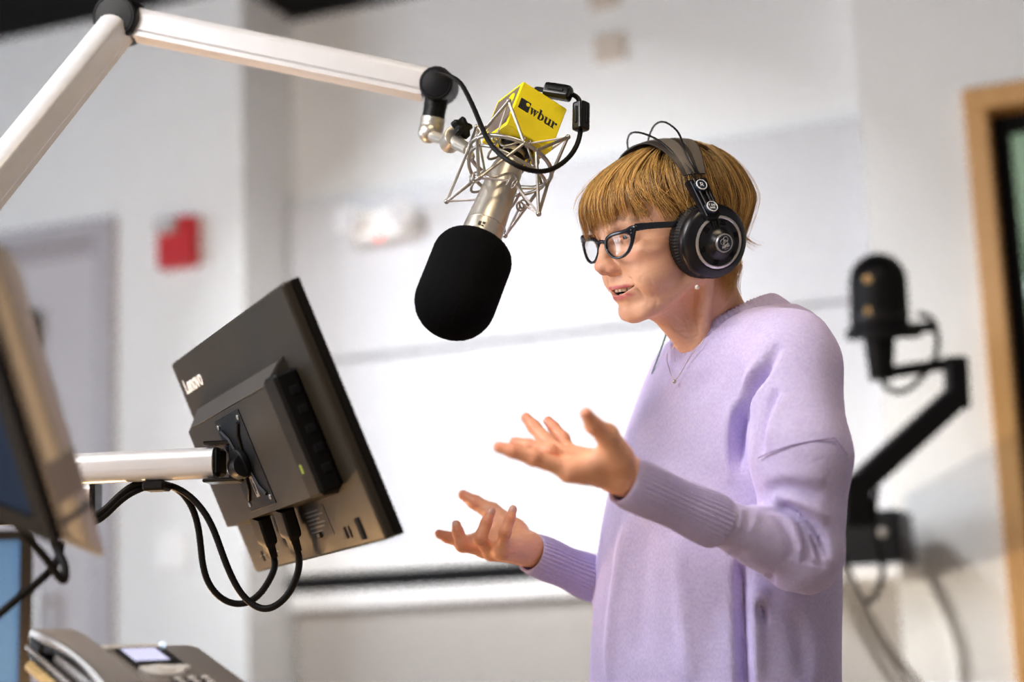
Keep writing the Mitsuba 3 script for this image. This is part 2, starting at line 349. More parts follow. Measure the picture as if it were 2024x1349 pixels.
# unseen warm up-light below view, for golden light on undersides and lower wall
dl = thing('unseen_desk_lamp', 'unseen small round desk lamp shining warm light upwards from the desk', 'lamp'); dlp = np.array([-.70, 2.52, .86])
obj('base', lathe([(0, 0), (.085, 0), (.09, .004), (.092, .030), (.086, .036), (.082, .030), (0, .030)], 40, frame(dlp, (1, 0, 0), (0, 1, 0), (0, 0, 1))), 'black_plastic', dl)
k = obj('diffuser', lathe([(0, .033), (.080, .033)][::-1], 40, frame(dlp, (1, 0, 0), (0, 1, 0), (0, 0, 1))), 'light_white', dl, smooth=False)
scene[k]['emitter'] = {'type': 'area', 'radiance': rgbt((150, 88, 38))}
# ------------------------------------------------------------------ desk (below the picture's lower edge)
DZ = .86
dk = thing('desk', 'wood desk that carries the arms and the telephone', 'desk')
def gbox(x0, x1, y0, y1, z0, z1, c=.003):
    m = cbox(x1 - x0, y1 - y0, z1 - z0, c); m.apply_translation([(x0 + x1) / 2, (y0 + y1) / 2, (z0 + z1) / 2]); return m
obj('top', gbox(-1.75, -.02, 1.15, 2.75, DZ - .04, DZ), 'desk_mat', dk)
for x in (-1.65, -.12):
    for y in (1.25, 2.65):
        obj('leg', gbox(x - .03, x + .03, y - .03, y + .03, 0, DZ - .04), 'black_plastic', dk)

# ------------------------------------------------------------------ microphone boom
bm = thing('microphone_boom', 'white articulated boom arm with black round joints holding the silver microphone', 'microphone arm')
def dprofile(w, h):
    """boom tube section: round top, flat slotted underside; x across, y up"""
    a = np.linspace(0, np.pi, 21); top = np.c_[w / 2 * np.cos(a), h * .18 + h * .32 * np.sin(a)]
    low = np.array([(-w / 2, -h * .30), (-w / 2 + .002, -h * .36), (-w / 2 + .002, -h * .5), (w / 2 - .002, -h * .5), (w / 2 - .002, -h * .36), (w / 2, -h * .30)])
    return np.vstack([top, low])
def boom_tube(A, B, w, h, side):
    z = unit(B - A); up = unit(np.array([0, 0, 1.0]) - z * z[2]); x = np.cross(up, z)
    return loft([dprofile(w, h)] * 2, [0, np.linalg.norm(B - A)], frame(A, x, up, z))
J1 = P(240, 40, 2.27); J2 = P(868, 170, 2.24); J0 = P(-95, 455, 1.93)
ax = unit(C2W((-.16, -.02, -1)) - CAM)           # joints' axis, towards the camera
obj('lower_tube', boom_tube(J0, J1 + unit(J0 - J1) * .024, .040, .046, 1), 'arm_white', bm, 'white lower boom tube')
obj('upper_tube', boom_tube(J1 + unit(J2 - J1) * .024, J2 - unit(J2 - J1) * .0185, .036, .0435, 1), 'arm_white', bm, 'white upper boom tube')
def joint(Pj, r, name, half):
    fz = frame_z(Pj - ax * half, ax)
    j = obj(name, disc_body(r, 2 * half, .004, 56, fz, inset=.84), 'black_plastic', bm, 'black round joint')
    return j
joint(J1, .0315, 'elbow_joint', .027); joint(J2, .0230, 'end_joint', .025)
# riser below J0
obj('riser', join(rod(J0 + np.array([0, 0, .02]), np.array([J0[0], J0[1], DZ]), .019, 24), disc_body(.05, .012, .003, 40, frame((J0[0], J0[1], DZ), (1, 0, 0), (0, 1, 0), (0, 0, 1)))), 'arm_white', bm)
joint(J0, .031, 'base_joint', .025)
# neck under the end joint
Nk0, Nk1, Nk2 = P(866, 178, 2.24), P(855, 242, 2.24), P(848, 266, 2.24)
ng = frame_z(Nk0, Nk1 - Nk0); L1 = np.linalg.norm(Nk1 - Nk0)
obj('neck', lathe([(0, 0), (.0165, 0), (.0162, .3 * L1), (.0158, .31 * L1), (.0158, .52 * L1), (.0152, .53 * L1), (.0152, .86 * L1), (0, .86 * L1)], 36, ng), 'black_plastic', bm, 'black swivel neck')
obj('swivel_ring', lathe([(0, .86 * L1), (.0162, .86 * L1), (.0165, .88 * L1), (.0165, 1.02 * L1), (.0158, 1.03 * L1), (.0166, 1.05 * L1), (.0166, 1.22 * L1), (.0150, 1.30 * L1), (0, 1.30 * L1)], 36, ng), 'nickel', bm, 'nickel swivel ring')
bs = trimesh.creation.icosphere(3, .0148); bs.apply_translation(P(848, 262, 2.235)); obj('swivel_ball', bs, 'nickel', bm, 'satin nickel ball')

# ------------------------------------------------------------------ microphone (axis frame from its mic flag)
MQ = np.array([[0.81889, -0.48039, 0.31407], [0.46759, 0.24108, -0.85043], [0.33282, 0.84327, 0.42205]])
MC = np.array([0.015485, -0.274667, 2.128671])
mx, my, mz = (CM @ MQ[:, i] for i in range(3)); MO = C2W(MC)
MF = frame(MO, mx, my, mz)                         # z up along the microphone towards the flag, origin = flag centre
mic = thing('microphone', 'large silver studio microphone with a black foam windscreen hanging from the boom', 'microphone')
obj('body', lathe([(0, -.030), (.0145, -.030), (.0150, -.034), (.0150, -.046), (.0160, -.047), (.0160, -.058), (.0185, -.066), (.0200, -.072), (.0245, -.150), (.0250, -.1545), (.0243, -.155), (.0243, -.1562), (.0252, -.157), (.0258, -.178), (.0240, -.185), (0, -.185)], 72, MF), 'nickel', mic, 'satin nickel tapered body')
obj('collar', lathe([(.0155, -.0335), (.0205, -.0335), (.0210, -.0355), (.0210, -.0385), (.0200, -.040), (.0155, -.040)], 48, MF), 'black_rubber', mic, 'black rubber collar')
def mark_arc(t0, z, w, h, r):
    a = np.linspace(t0 - w / 2 / r, t0 + w / 2 / r, 6)
    return loft([np.c_[np.r_[r * np.cos(a), (r - .0012) * np.cos(a[::-1])], np.r_[r * np.sin(a), (r - .0012) * np.sin(a[::-1])]]] * 2, [z - h / 2, z + h / 2], MF)
va = math.atan2(*(MQ.T @ -unit(MC))[[1, 0]])       # side of the tube that faces the picture
obj('switch_mark', join(mark_arc(va - .28, -.168, .0035, .0055, .0264), mark_arc(va - .10, -.166, .0035, .0030, .0263), mark_arc(va - .12, -.170, .0035, .0016, .0264)), 'flag_black', mic, 'small dark pattern marks')
obj('rating_band', lathe([(.0152, -.0485), (.0166, -.0485), (.0166, -.0565), (.0152, -.0565)], 48, MF), 'black_rubber', mic, 'dark printed band')
# foam
fp = [(0, -.312)]
for a in np.linspace(-88, 0, 16):
    fp.append((.006 + .0435 * math.cos(math.radians(a)), -.2665 + .0455 * math.sin(math.radians(a))))
for a in np.linspace(4, 88, 14):
    fp.append((.0205 + .029 * math.cos(math.radians(a)), -.2060 + .031 * math.sin(math.radians(a))))
fp += [(0, -.1745)]
fm_ = lathe([(r, z) for r, z in fp], 140, None)
fm_ = fm_.subdivide(); v = fm_.vertices.copy(); nn = fm_.vertex_normals
v = v + nn * ((meshkit.fbm(v * 420, 2, 3)[:, None] - .5) * .0011 + (meshkit.fbm(v * 1100, 1, 5)[:, None] - .5) * .0006)
fm_ = trimesh.Trimesh(v, fm_.faces, process=False)
obj('windscreen', tf(fm_, MF), 'foam_mat', mic, 'black foam windscreen', smooth=True)

# mic flag with lettering
S = .034
flag = thing('microphone_flag', 'yellow cube shaped microphone flag with black lettering on top of the microphone', 'microphone flag')
cube = m3.Manifold.hull_points(np.asarray(cbox(2 * S, 2 * S, 2 * S, .0012).vertices)) - m3.Manifold.cylinder(.03, .0235, .0235, 48).translate((0, 0, -S - .02))
cm_ = cube.to_mesh(); obj('cube', tf(trimesh.Trimesh(cm_.vert_properties[:, :3], cm_.tri_verts, process=False), MF), 'flag_yellow', flag, smooth=20)
FFRONT = frame(MO - my * (S + .00002), mx, mz, -my)         # right, up, out of the front face
FLEFT = frame(MO - mx * (S + .00002), -my, mz, -mx)
def stroke(pts, w): return LineString(pts).buffer(w / 2, cap_style=2, join_style=2)
def serif_word():
    """'wbur' in a bold serif face, x-height 1, drawn glyph by glyph"""
    T, t, s = .30, .10, .07      # thick and thin strokes, serif height
    def bar(x0, y0, x1, y1): return sbox(x0, y0, x1, y1)
    w = unary_union([Polygon([(.10, 1), (.10 + T, 1), (.46 + T * .15, .16), (.40, 0), (.36, 0)]) , Polygon([(.40, 0), (.44, 0), (.70, .92), (.62, .92)]),
                     Polygon([(.58, 1), (.58 + T, 1), (.92 + .05, .16), (.88, 0), (.84, 0)]), Polygon([(.87, 0), (.92, 0), (1.22, .95), (1.13, .95)]),
                     bar(0, .93, .50, 1.0), bar(.50, .93, .98, 1.0), bar(1.02, .93, 1.34, 1.0)])
    def bowl(cx, cy, rx, ry, half=None):
        o = affinity.scale(Point(0, 0).buffer(1, 24), rx, ry); i = affinity.scale(Point(0, 0).buffer(1, 24), rx - T * .86, ry - t * .9)
        return affinity.translate(o.difference(affinity.translate(i, -.02, 0)), cx, cy)
    b = unary_union([bar(.10, 0, .10 + T, 1.5), bar(0, 1.43, .25, 1.5), bowl(.52, .50, .46, .52).intersection(sbox(.30, -.1, 1.2, 1.2))])
    u = unary_union([bar(.10, .25, .10 + T, 1), bar(0, .93, .25, 1), bar(.72, .0, .72 + T, 1), bar(.62, .93, .85, 1), bar(.9, 0, 1.12, .07),
                     affinity.translate(affinity.scale(Point(0, 0).buffer(1, 24), .36, .32), .46, .29).difference(affinity.translate(affinity.scale(Point(0, 0).buffer(1, 24), .15, .22), .52, .36)).intersection(sbox(0, -.1, .74, .32))])
    r = unary_union([bar(.10, 0, .10 + T, 1), bar(0, .93, .25, 1), bar(0, 0, .54, .07), Point(.70, .82).buffer(.155, 16),
                     Polygon([(.38, .60), (.46, .84), (.58, .97), (.74, .97), (.74, .88), (.60, .86), (.48, .74), (.40, .55)])])
    out, x = [], 0
    for g, adv in ((w, 1.34), (b, 1.07), (u, 1.18), (r, .90)):
        out.append(affinity.translate(g, x, 0)); x += adv
    return unary_union(out), x
word, wl = serif_word()
sc_ = .0415 / wl
obj('lettering', extrude(affinity.scale(word, sc_, sc_, origin=(0, 0)), .0005, FFRONT @ frame((-.0125, -.0030, 0), (1, 0, 0), (0, 1, 0), (0, 0, 1))), 'flag_black', flag, 'black serif lettering reading wbur', smooth=False)
sq = sbox(-.0285, -.0035, -.0135, .0110).difference(Point(-.0170, .0070).buffer(.0029, 16))
obj('emblem', extrude(sq, .0005, FFRONT), 'flag_black', flag, 'black square emblem with a round hole', smooth=False)
pn = sbox(-.0290, -.0285, .0290, .0285).difference(Point(.0115, .0130).buffer(.0115, 32)).difference(sbox(-.0300, -.030, -.0215, -.020))
obj('side_print', extrude(pn, .0004, FLEFT), 'flag_brown', flag, 'brown print with a yellow dot', smooth=False)

# ------------------------------------------------------------------ shock mount
sm = thing('shock_mount', 'silver wire spider shock mount clasping the microphone', 'shock mount')
RC = -.0575
T0, RT, HT, RB, HB, DB = .764, .0634, .0475, .0628, .0704, .0083
def mp(r, a, h): return (MF @ np.array([r * math.cos(a), r * math.sin(a), RC + h, 1]))[:3]
aa = np.linspace(0, 2 * np.pi, 64, endpoint=False)
obj('ring', tube([mp(.0550, a, 0) for a in aa], .0027, 12, closed=True), 'nickel_wire', sm, 'outer wire ring', smooth=True)
obj('ring', tube([mp(.0505, a, -.016 + .006 * math.cos(2 * a)) for a in aa], .0022, 12, closed=True), 'nickel_wire', sm, 'lower wire ring', smooth=True)
top = [mp(RT, T0 + k * np.pi / 2, HT) for k in range(4)]; bot = [mp(RB, T0 + DB + k * np.pi / 2, -HB) for k in range(4)]
for k in range(4):
    for s in (-1, 1):
        q = mp(.0550, T0 + k * np.pi / 2 + s * .62, 0)
        obj('strut', join(rod(top[k], q, .0021, 10), rod(q, bot[k], .0021, 10), tf(trimesh.creation.icosphere(2, .0030), frame(q, (1, 0, 0), (0, 1, 0), (0, 0, 1)))), 'nickel_wire', sm)
    for p_ in (top[k], bot[k]):
        tp = trimesh.creation.icosphere(2, .0034); tp.apply_translation(p_); obj('tip', tp, 'nickel_wire', sm)
for h_, zr, rr in ((.012, 0, .0270), (-.040, 1, .0320)):
    obj('clamp_ring', tube([mp(rr + .004 * math.cos(4 * (a - T0)), a, h_ + .010 * math.cos(4 * (a - T0 - np.pi / 4))) for a in aa], .0016, 10, closed=True), 'nickel_wire', sm, 'inner clamp wire', smooth=True)
for k in range(4):
    for s in (-1, 1):
        a = T0 + k * np.pi / 2 + s * np.pi / 4
        obj('elastic_cord', rod(top[k], mp(.0300, a - s * .12, .018), .0013, 8), 'elastic_mat', sm, 'pale elastic cord')
        obj('elastic_cord', rod(bot[k], mp(.0355, a - s * .12, -.046), .0014, 8), 'elastic_mat', sm, 'pale elastic cord')
        lp = [mp(.0300 + .005 * math.sin(t), a - s * .12, .018 + .005 * math.cos(t)) for t in np.linspace(0, 2 * np.pi, 14, endpoint=False)]
        obj('cord_hook', tube(lp, .0011, 8, closed=True), 'nickel_wire', sm, smooth=True)
        lp = [mp(.0355 + .005 * math.sin(t), a - s * .12, -.046 + .006 * math.cos(t)) for t in np.linspace(0, 2 * np.pi, 14, endpoint=False)]
        obj('cord_hook', tube(lp, .0012, 8, closed=True), 'nickel_wire', sm, smooth=True)
# stand adapter: ball arm, hinge, star knob, clamp to the ring
dA = 2.17
a0, a1, a2, a3 = P(856, 270, 2.225), P(884, 278, 2.19), P(893, 277, dA), P(926, 296, 2.13)
obj('adapter_arm', join(rod(a0, a1, .0075, 16), rod(a2, a3, .0095, 20, .0075)), 'nickel', sm, 'nickel adapter arm')
hx = unit(C2W((.35, -.30, -.9)) - CAM)
obj('hinge', disc_body(.0140, .026, .002, 36, frame_z(a2 - hx * .013, hx)), 'nickel', sm, 'round nickel hinge')
kz = frame_z(a2 + hx * .013 + C2W((.006, -.008, 0)) - CAM, unit(C2W((.55, -.35, -.75)) - CAM))
st = [((.0175 if i % 2 == 0 else .0085) * math.cos(i * np.pi / 5 + .3), (.0175 if i % 2 == 0 else .0085) * math.sin(i * np.pi / 5 + .3)) for i in range(10)]
sp_ = Polygon(st).buffer(.003, quad_segs=5).buffer(-.0055, quad_segs=5).buffer(.0035, quad_segs=5)
ring_ = np.array(sp_.exterior.coords)[:-1]
obj('star_knob', loft([ring_ * s for s in (.80, 1, 1, .86, .4)], (0, .002, .009, .0115, .0125), kz), 'black_plastic', sm, 'black star knob')
rq = mp(.0550, math.atan2(*((MQ.T @ (CM.T @ (a3 - MO)))[[1, 0]])), 0)
obj('ring_clamp', join(rod(a3, rq, .0052, 14), tf(trimesh.creation.icosphere(3, .0062), frame(rq, (1, 0, 0), (0, 1, 0), (0, 0, 1)))), 'nickel', sm, 'nickel ring clamp')

# ------------------------------------------------------------------ microphone cable with two ferrite beads
cb = thing('microphone_cable', 'black microphone cable looping in front of the shock mount with two ferrite beads', 'cable')
cp = [(862, 143, 2.20), (893, 152, 2.19), (920, 180, 2.15), (940, 222, 2.10), (957, 262, 2.06), (985, 302, 2.025), (1025, 329, 2.01), (1068, 339, 2.03), (1108, 325, 2.06), (1136, 295, 2.09), (1147, 262, 2.11), (1149, 232, 2.12), (1147, 205, 2.125), (1140, 192, 2.13), (1128, 186, 2.135), (1105, 185, 2.145), (1080, 180, 2.155), (1060, 176, 2.17)]
pp = smooth_path([P(*q) for q in cp], 150)
obj('cord', tube(pp, .0031, 12), 'black_rubber', cb, smooth=True)
def bead(pa, pb, r):
    z = unit(pb - pa); L = np.linalg.norm(pb - pa); f = frame_z(pa, z, C2W((-1, -.5, -1)) - CAM)
    ring = np.array(rrect(2 * r, 2 * r, r * .62, 5).exterior.coords)[:-1]
    b = obj('ferrite_bead', loft([ring * s for s in (.72, .95, 1, 1, .95, .72)], (0, .0012, .003, L - .003, L - .0012, L), f), 'black_gloss', cb, 'glossy black ferrite bead')
    obj('latch', join(cbox(.0022, .004, L * .6, .0006, (r + .0004, 0, L / 2)), cbox(.004, .0022, L * .6, .0006, (0, r + .0004, L / 2))).apply_transform(f), 'black_plastic', b)
bead(P(1148, 258, 2.11), P(1149, 203, 2.12), .0095); bead(P(1128, 186, 2.12), P(1078, 178, 2.135), .0095)
# ------------------------------------------------------------------ monitor with its back to the picture
MM = np.array([[0.431742, -0.382039, -0.817095], [-0.197220, -0.923938, 0.327786], [-0.880172, 0.019628, -0.474249]])
MT = np.array([-0.304910, 0.127108, 2.079080])
MN = frame(C2W(MT), *(CM @ MM[:, i] for i in range(3)))
mo = thing('computer_monitor', 'dark grey monitor seen from behind on a white arm', 'monitor')
def mbox(x0, x1, y0, y1, z0, z1, c=.002): return tf(cbox(x1 - x0, y1 - y0, z1 - z0, c, ((x0 + x1) / 2, (y0 + y1) / 2, (z0 + z1) / 2)), MN)
obj('back_shell', mbox(-.245, .245, -.155, .155, -.014, 0, .003), 'mon_plastic', mo)
obj('bezel', tf(extrude(sbox(-.2455, -.1555, .2455, .1555).difference(sbox(-.236, -.138, .236, .147)), .010), MN @ frame((0, 0, -.023), (1, 0, 0), (0, 1, 0), (0, 0, 1))), 'mon_side', mo, 'black bezel')
pr('screen_black', (.01, .01, .012), .12)
obj('screen', mbox(-.237, .237, -.140, .148, -.020, -.013, .001), 'screen_black', mo, 'dark glossy screen')
# raised housing
bx = [(-.200, .084, 0), (.166, .084, 0), (.166, -.088, 0), (-.203, -.088, 0), (-.189, .0562, .030), (.155, .0562, .030), (.155, -.0805, .030), (-.189, -.0805, .030)]
hs = obj('housing', tf(hullmesh(bx), MN), 'mon_plastic', mo)
obj('vent_panel', tf(hullmesh([(-.194, .0805, .0042), (.160, .0805, .0042), (.151, .0590, .0273), (-.184, .0590, .0273), (-.194, .0811, .0050), (.160, .0811, .0050), (.151, .0596, .0281), (-.184, .0596, .0281)]), MN), 'mon_vent', mo, 'perforated vent strip')
def vent(p, n, uv):
    q = [sum(float(MN[k, i]) * (p[k] - float(MN[k, 3])) for k in range(3)) for i in (0, 1)]
    a = dr.sin(q[0] * 2600.0) * dr.sin(q[1] * 2600.0)
    return mikit.mix((.04, .035, .030), (.045, .037, .031), mikit.smoothstep(-.2, .3, a))
pr('mon_vent', mikit.proc(vent), .5)
obj('side_cover', mbox(.150, .192, -.0825, .066, .000, .0306, .004), 'mon_side', mo, 'black side bay with port slots')
for i in range(5):
    obj('port_slot', mbox(.188, .1935, -.060 + i * .024, -.050 + i * .024, .006, .018, .001), 'dark_gap', mo)
obj('status_label', mbox(.1605, .1660, -.052, -.041, .0300, .0311, .0004), 'green_lamp', mo, 'small green label')
ve = obj('mount_plate', mbox(-.067, .036, -.073, .0514, .0292, .0312, .0008), 'black_plastic', mo, 'black mounting plate')
for x, y in ((-.058, .042), (.027, .042), (-.058, -.063), (.027, -.063)):
    obj('screw', tf(disc_body(.0035, .002, .0006, 16), MN @ frame((x, y, .031), (1, 0, 0), (0, 1, 0), (0, 0, 1))), 'steel', ve)
for sx in (-1, 1):
    for sy in (-1, 1):
        obj('rib', tf(tube(np.array([(-.0155 + sx * .012, -.011 + sy * .015, .0325), (-.0155 + sx * .020, -.011 + sy * .034, .0325), (-.0155 + sx * .036, -.011 + sy * .047, .0325)]), .0022, 8), MN), 'black_plastic', ve)
obj('label_plate', mbox(-.020, -.008, -.058, -.030, .031, .0322, .0004), 'label_grey', mo, 'pale label with dark print')
obj('label_print', join(mbox(-.017, -.014, -.054, -.034, .0322, .0326, .0001), mbox(-.0125, -.0105, -.050, -.040, .0322, .0326, .0001)), 'flag_black', mo)
pr('label_grey', (.20, .18, .165), .5)
tm = meshkit.text_mesh('Lenovo', .0185, .0012, bold=True); b_ = tm.bounds
tm.apply_scale([.0815 / (b_[1, 0] - b_[0, 0]), 1, 1]); tm.apply_translation([-tm.bounds[0, 0] - .2215, .107, .0001])
obj('lettering', tf(tm, MN), 'letter_white', mo, 'white lettering reading Lenovo', smooth=False)
pr('stick_mat', (.020, .018, .017), .4, spec=.2)
sk = obj('rating_sticker', mbox(.024, .100, -.133, -.094, 0, .0006, .0002), 'stick_mat', mo, 'dark rating sticker')
pr('sticker_ink', (.05, .046, .046), .5)
obj('print', join(*[mbox(.028, .028 + w, y, y + .0022, .0006, .0008, 0) for y, w in ((-.100, .05), (-.105, .062), (-.110, .045), (-.115, .06), (-.120, .052), (-.1255, .040))]), 'sticker_ink', sk)
obj('barcode', mbox(-.062, -.035, -.120, -.104, 0, .0007, .0002), 'label_grey', mo, 'small pale barcode label')
obj('barcode_bars', join(*[mbox(-.060 + i * .0031, -.0588 + i * .0031, -.118, -.106, .0006, .0009, 0) for i in range(8)]), 'flag_black', mo)
for x in (-.190, .135, .150):
    obj('slot', mbox(x, x + (.006 if x < .14 else .003), -.142, -.128, -.0005, .0012, .0003), 'dark_gap', mo)
obj('kensington_latch', mbox(.180, .192, -.148, -.122, -.0005, .002, .0005), 'dark_gap', mo)
obj('trim_line', mbox(-.20, -.118, -.1345, -.1335, -.0002, .0005, .0001), 'steel', mo, 'thin bright trim line')
obj('rear_foot', mbox(.05, .06, -.1325, -.1255, 0, .004, .001), 'mon_plastic', mo)

# plugs and cables
def mw(x, y, z): return (MN @ np.array([x, y, z, 1]))[:3]
cabs = [[(545, 1090), (543, 1118), (533, 1146), (512, 1176), (490, 1191), (466, 1194), (438, 1183), (412, 1152), (398, 1093), (387, 1024), (370, 988), (345, 965), (318, 958)],
        [(587, 1068), (591, 1105), (582, 1152), (560, 1186), (524, 1204), (488, 1186), (461, 1147), (437, 1088), (414, 1031), (384, 990), (350, 966), (318, 959)]]
for i, cpx in enumerate(cabs):
    xp = (-.086, .010)[i]
    ca = thing('monitor_cable', ('black monitor cable from the left plug, with the smaller inner end of the loop', 'black monitor cable from the right plug, with the loop that hangs lowest')[i], 'cable')
    plug0 = mw(xp, -.083, .017); plug1 = mw(xp - .010, -.122, .017)
    obj('plug', tf(loft([np.array(rrect(.034, .018, .004).exterior.coords)[:-1] * s for s in (1, 1, .92, .62, .55)], (0, .030, .036, .040, .056)), frame_z(plug0, plug1 - plug0, MN[:3, 0])), 'black_rubber', ca)
    e = plug0 + unit(plug1 - plug0) * .052
    dd = (C2W([0, 0, 0]) * 0); dep = float((CM.T @ (e - CAM))[2])
    ds = np.linspace(dep, 2.14, len(cpx)); pts = [e] + [P(x, y, d_) for (x, y), d_ in zip(cpx[1:], ds[1:])]
    tail = [(275, 958), (235, 983), (195, 1018), (160, 1030), (80, 1026), (0, 1022), (-60, 1040)]
    off = (-2, 10)[i]
    pts += [P(x, y + off, 2.13 - .01 * k) for k, (x, y) in enumerate(tail)]
    obj('cord', tube(smooth_path(pts, 160), .0043, 12), 'black_rubber', ca, smooth=True)

# monitor arm: tube, fork clamp, tilt head, cable clip, lower tube with bracket
ar = thing('monitor_mount', 'white horizontal monitor arm with a black clamp head behind the dark monitor', 'monitor mount')
def flat_tube(A, B, w, h):
    z = unit(B - A); up = unit(np.array([0, 0, 1.0]) - z * z[2]); x = np.cross(up, z)
    ring = np.array(rrect(w, h, min(w, h) * .42, 6).exterior.coords)[:-1]
    return loft([ring] * 2, [0, np.linalg.norm(B - A)], frame(A, x, up, z))
A0, A1 = P(60, 932, 2.15), P(428, 915, 2.11)
obj('upper_tube', flat_tube(A0, A1, .036, .0395), 'arm_white', ar, 'white arm tube')
obj('lower_tube', flat_tube(P(-120, 985, 2.24), P(186, 985, 2.22), .042, .046), 'arm_white', ar, 'white lower arm tube')
obj('bracket', join(gbox(-.004, .004, -.02, .02, -.022, .022, .001).apply_translation(P(189, 988, 2.22))), 'black_plastic', ar)
obj('elbow_post', join(rod(P(62, 990, 2.19), P(62, 905, 2.16), .024, 28)), 'arm_white', ar)
obj('base_post', join(rod(P(-110, 990, 2.24), np.array([*P(-110, 990, 2.24)[:2], DZ]), .022, 28), disc_body(.055, .014, .003, 40, frame((*P(-110, 990, 2.24)[:2], DZ), (1, 0, 0), (0, 1, 0), (0, 0, 1)))), 'arm_white', ar)
za = unit(A1 - A0); upv = unit(np.array([0, 0, 1.0]) - za * za[2])
HD = A1 + za * .010
FK = frame(HD, np.cross(upv, za), upv, za)
fk = [tf(disc_body(.0215, .0052, .0015, 30), FK @ frame((0, s * .0215 - .0026, -.012), (1, 0, 0), (0, 0, 1), (0, -1, 0))) for s in (1, -1)]
fk = [tf(cbox(.034, .0048, .046, .0015), FK @ frame((0, s * .0235, .0), (1, 0, 0), (0, 1, 0), (0, 0, 1))) for s in (1, -1)]
obj('fork', join(*fk, tf(cbox(.036, .050, .012, .004), FK @ frame((0, 0, .017), (1, 0, 0), (0, 1, 0), (0, 0, 1)))), 'black_gloss', ar, 'black fork clamp')
obj('end_cap', tf(cbox(.030, .036, .010, .004), FK @ frame((0, 0, -.006), (1, 0, 0), (0, 1, 0), (0, 0, 1))), 'black_plastic', ar)
pc = mw(-.0155, -.011, .031)
obj('tilt_head', join(rod(HD + za * .02, pc + MN[:3, 2] * .012, .011, 20), tf(disc_body(.015, .028, .003, 32), frame_z(pc + MN[:3, 2] * .006 - MN[:3, 0] * .014 - MN[:3, 1] * .004, MN[:3, 0])), tf(disc_body(.020, .008, .002, 32), frame_z(pc + MN[:3, 2] * .0005, MN[:3, 2]))), 'black_plastic', ar, 'black tilt head')
obj('screw', tf(disc_body(.006, .004, .001, 20), frame_z(pc + MN[:3, 2] * .014 - MN[:3, 0] * .016 - MN[:3, 1] * .004, -MN[:3, 0])), 'nickel_wire', ar)
obj('cable_clip', tf(cbox(.030, .012, .030, .003), frame(P(310, 962, 2.12), np.cross(upv, za), upv, za)), 'black_rubber', ar, 'black cable clip')

# ------------------------------------------------------------------ near silver monitor at the left edge
sv = thing('computer_monitor', 'silver edged monitor at the left, blurred close to the camera', 'monitor')
sr = unit(C2W((-.78, -.20, .54)) - CAM); su = unit(C2W((-.12, -.86, -.49)) - CAM); su = unit(su - sr * (su @ sr)); sn = unit(np.cross(sr, su))
if sn @ (CAM - P(100, 900, 1.6)) < 0: sn = -sn
BR = P(124, 1066, 1.60)                      # lower front corner of the right-hand edge
SV = frame(BR, sr, su, sn)                   # x to the screen's far end, y up, z out of the screen
Hs, Ws, Dp = .34, .50, .052
def svb(x0, x1, y0, y1, z0, z1, c=.002): return tf(cbox(x1 - x0, y1 - y0, z1 - z0, c, ((x0 + x1) / 2, (y0 + y1) / 2, (z0 + z1) / 2)), SV)
prof = [(0, 0), (.004, -.004), (.004, -.010)] 
back = []
for y, s in ((0, .86), (.008, 1.0), (Hs - .008, 1.0), (Hs, .9)):
    r = [(0, 0), (.0, -Dp * .55 * s), (.004, -Dp * .80 * s), (.014, -Dp * .95 * s), (.04, -Dp * 1.05 * s), (Ws - .04, -Dp * 1.05 * s), (Ws, -Dp * .6 * s), (Ws, 0)]
    back.append(np.array(r)[::-1])
sh = loft(back, [0, .008, Hs - .008, Hs]); sh.apply_transform(np.array([[1, 0, 0, 0], [0, 0, 1, 0], [0, 1, 0, 0], [0, 0, 0, 1.0]]))
sh.invert(); sh.vertices[:, 1] += sh.vertices[:, 2] * 1.3
obj('shell', tf(sh, SV), 'silver_shell', sv, 'silver plastic shell', smooth=50)
pr('silver_shell', (.50, .47, .45), .36, metal=.35)
obj('grey_band', svb(-.0012, .02, .035, .082, -Dp * .78, -.002, .001), 'band_grey', sv, 'grey band on the silver edge')
pr('band_grey', (.27, .25, .26), .35, metal=.3)
obj('dark_stripe', svb(-.0012, .02, .012, .019, -Dp * .78, -.002, .001), 'band_dark', sv, 'dark stripe on the silver edge')
pr('band_dark', (.05, .055, .08), .3)
obj('bezel', tf(extrude(sbox(0, 0, Ws, Hs).difference(sbox(.022, .022, Ws - .022, Hs - .022)), .010), SV), 'mon_side', sv, 'black bezel')
scene['screen_lit'] = {'type': 'diffuse', 'reflectance': rgbt((.02, .03, .05))}
k = obj('screen', svb(.020, Ws - .020, .020, Hs - .020, 0, .006, .001), 'screen_lit', sv, 'dim blue lit screen')
scene[k]['emitter'] = {'type': 'area', 'radiance': rgbt((.003, .006, .016))}
# its hanging cables
for i, cpx in enumerate([[(-30, 985, 1.75), (15, 1015, 1.75), (55, 1065, 1.76), (95, 1110, 1.77), (125, 1148, 1.78), (128, 1120, 1.80), (112, 1085, 1.82), (104, 1050, 1.82)],
                         [(120, 1075, 1.84), (112, 1110, 1.84), (88, 1140, 1.82), (50, 1172, 1.80), (10, 1205, 1.79), (-60, 1260, 1.78)]]):
    solo('hanging_cable', tube(smooth_path([P(*q) for q in cpx], 70), .0046, 12), 'black_rubber', ('black cable hooked into a small loop below the silver edged monitor', 'black cable running down left below the silver edged monitor')[i], 'cable', smooth=True)

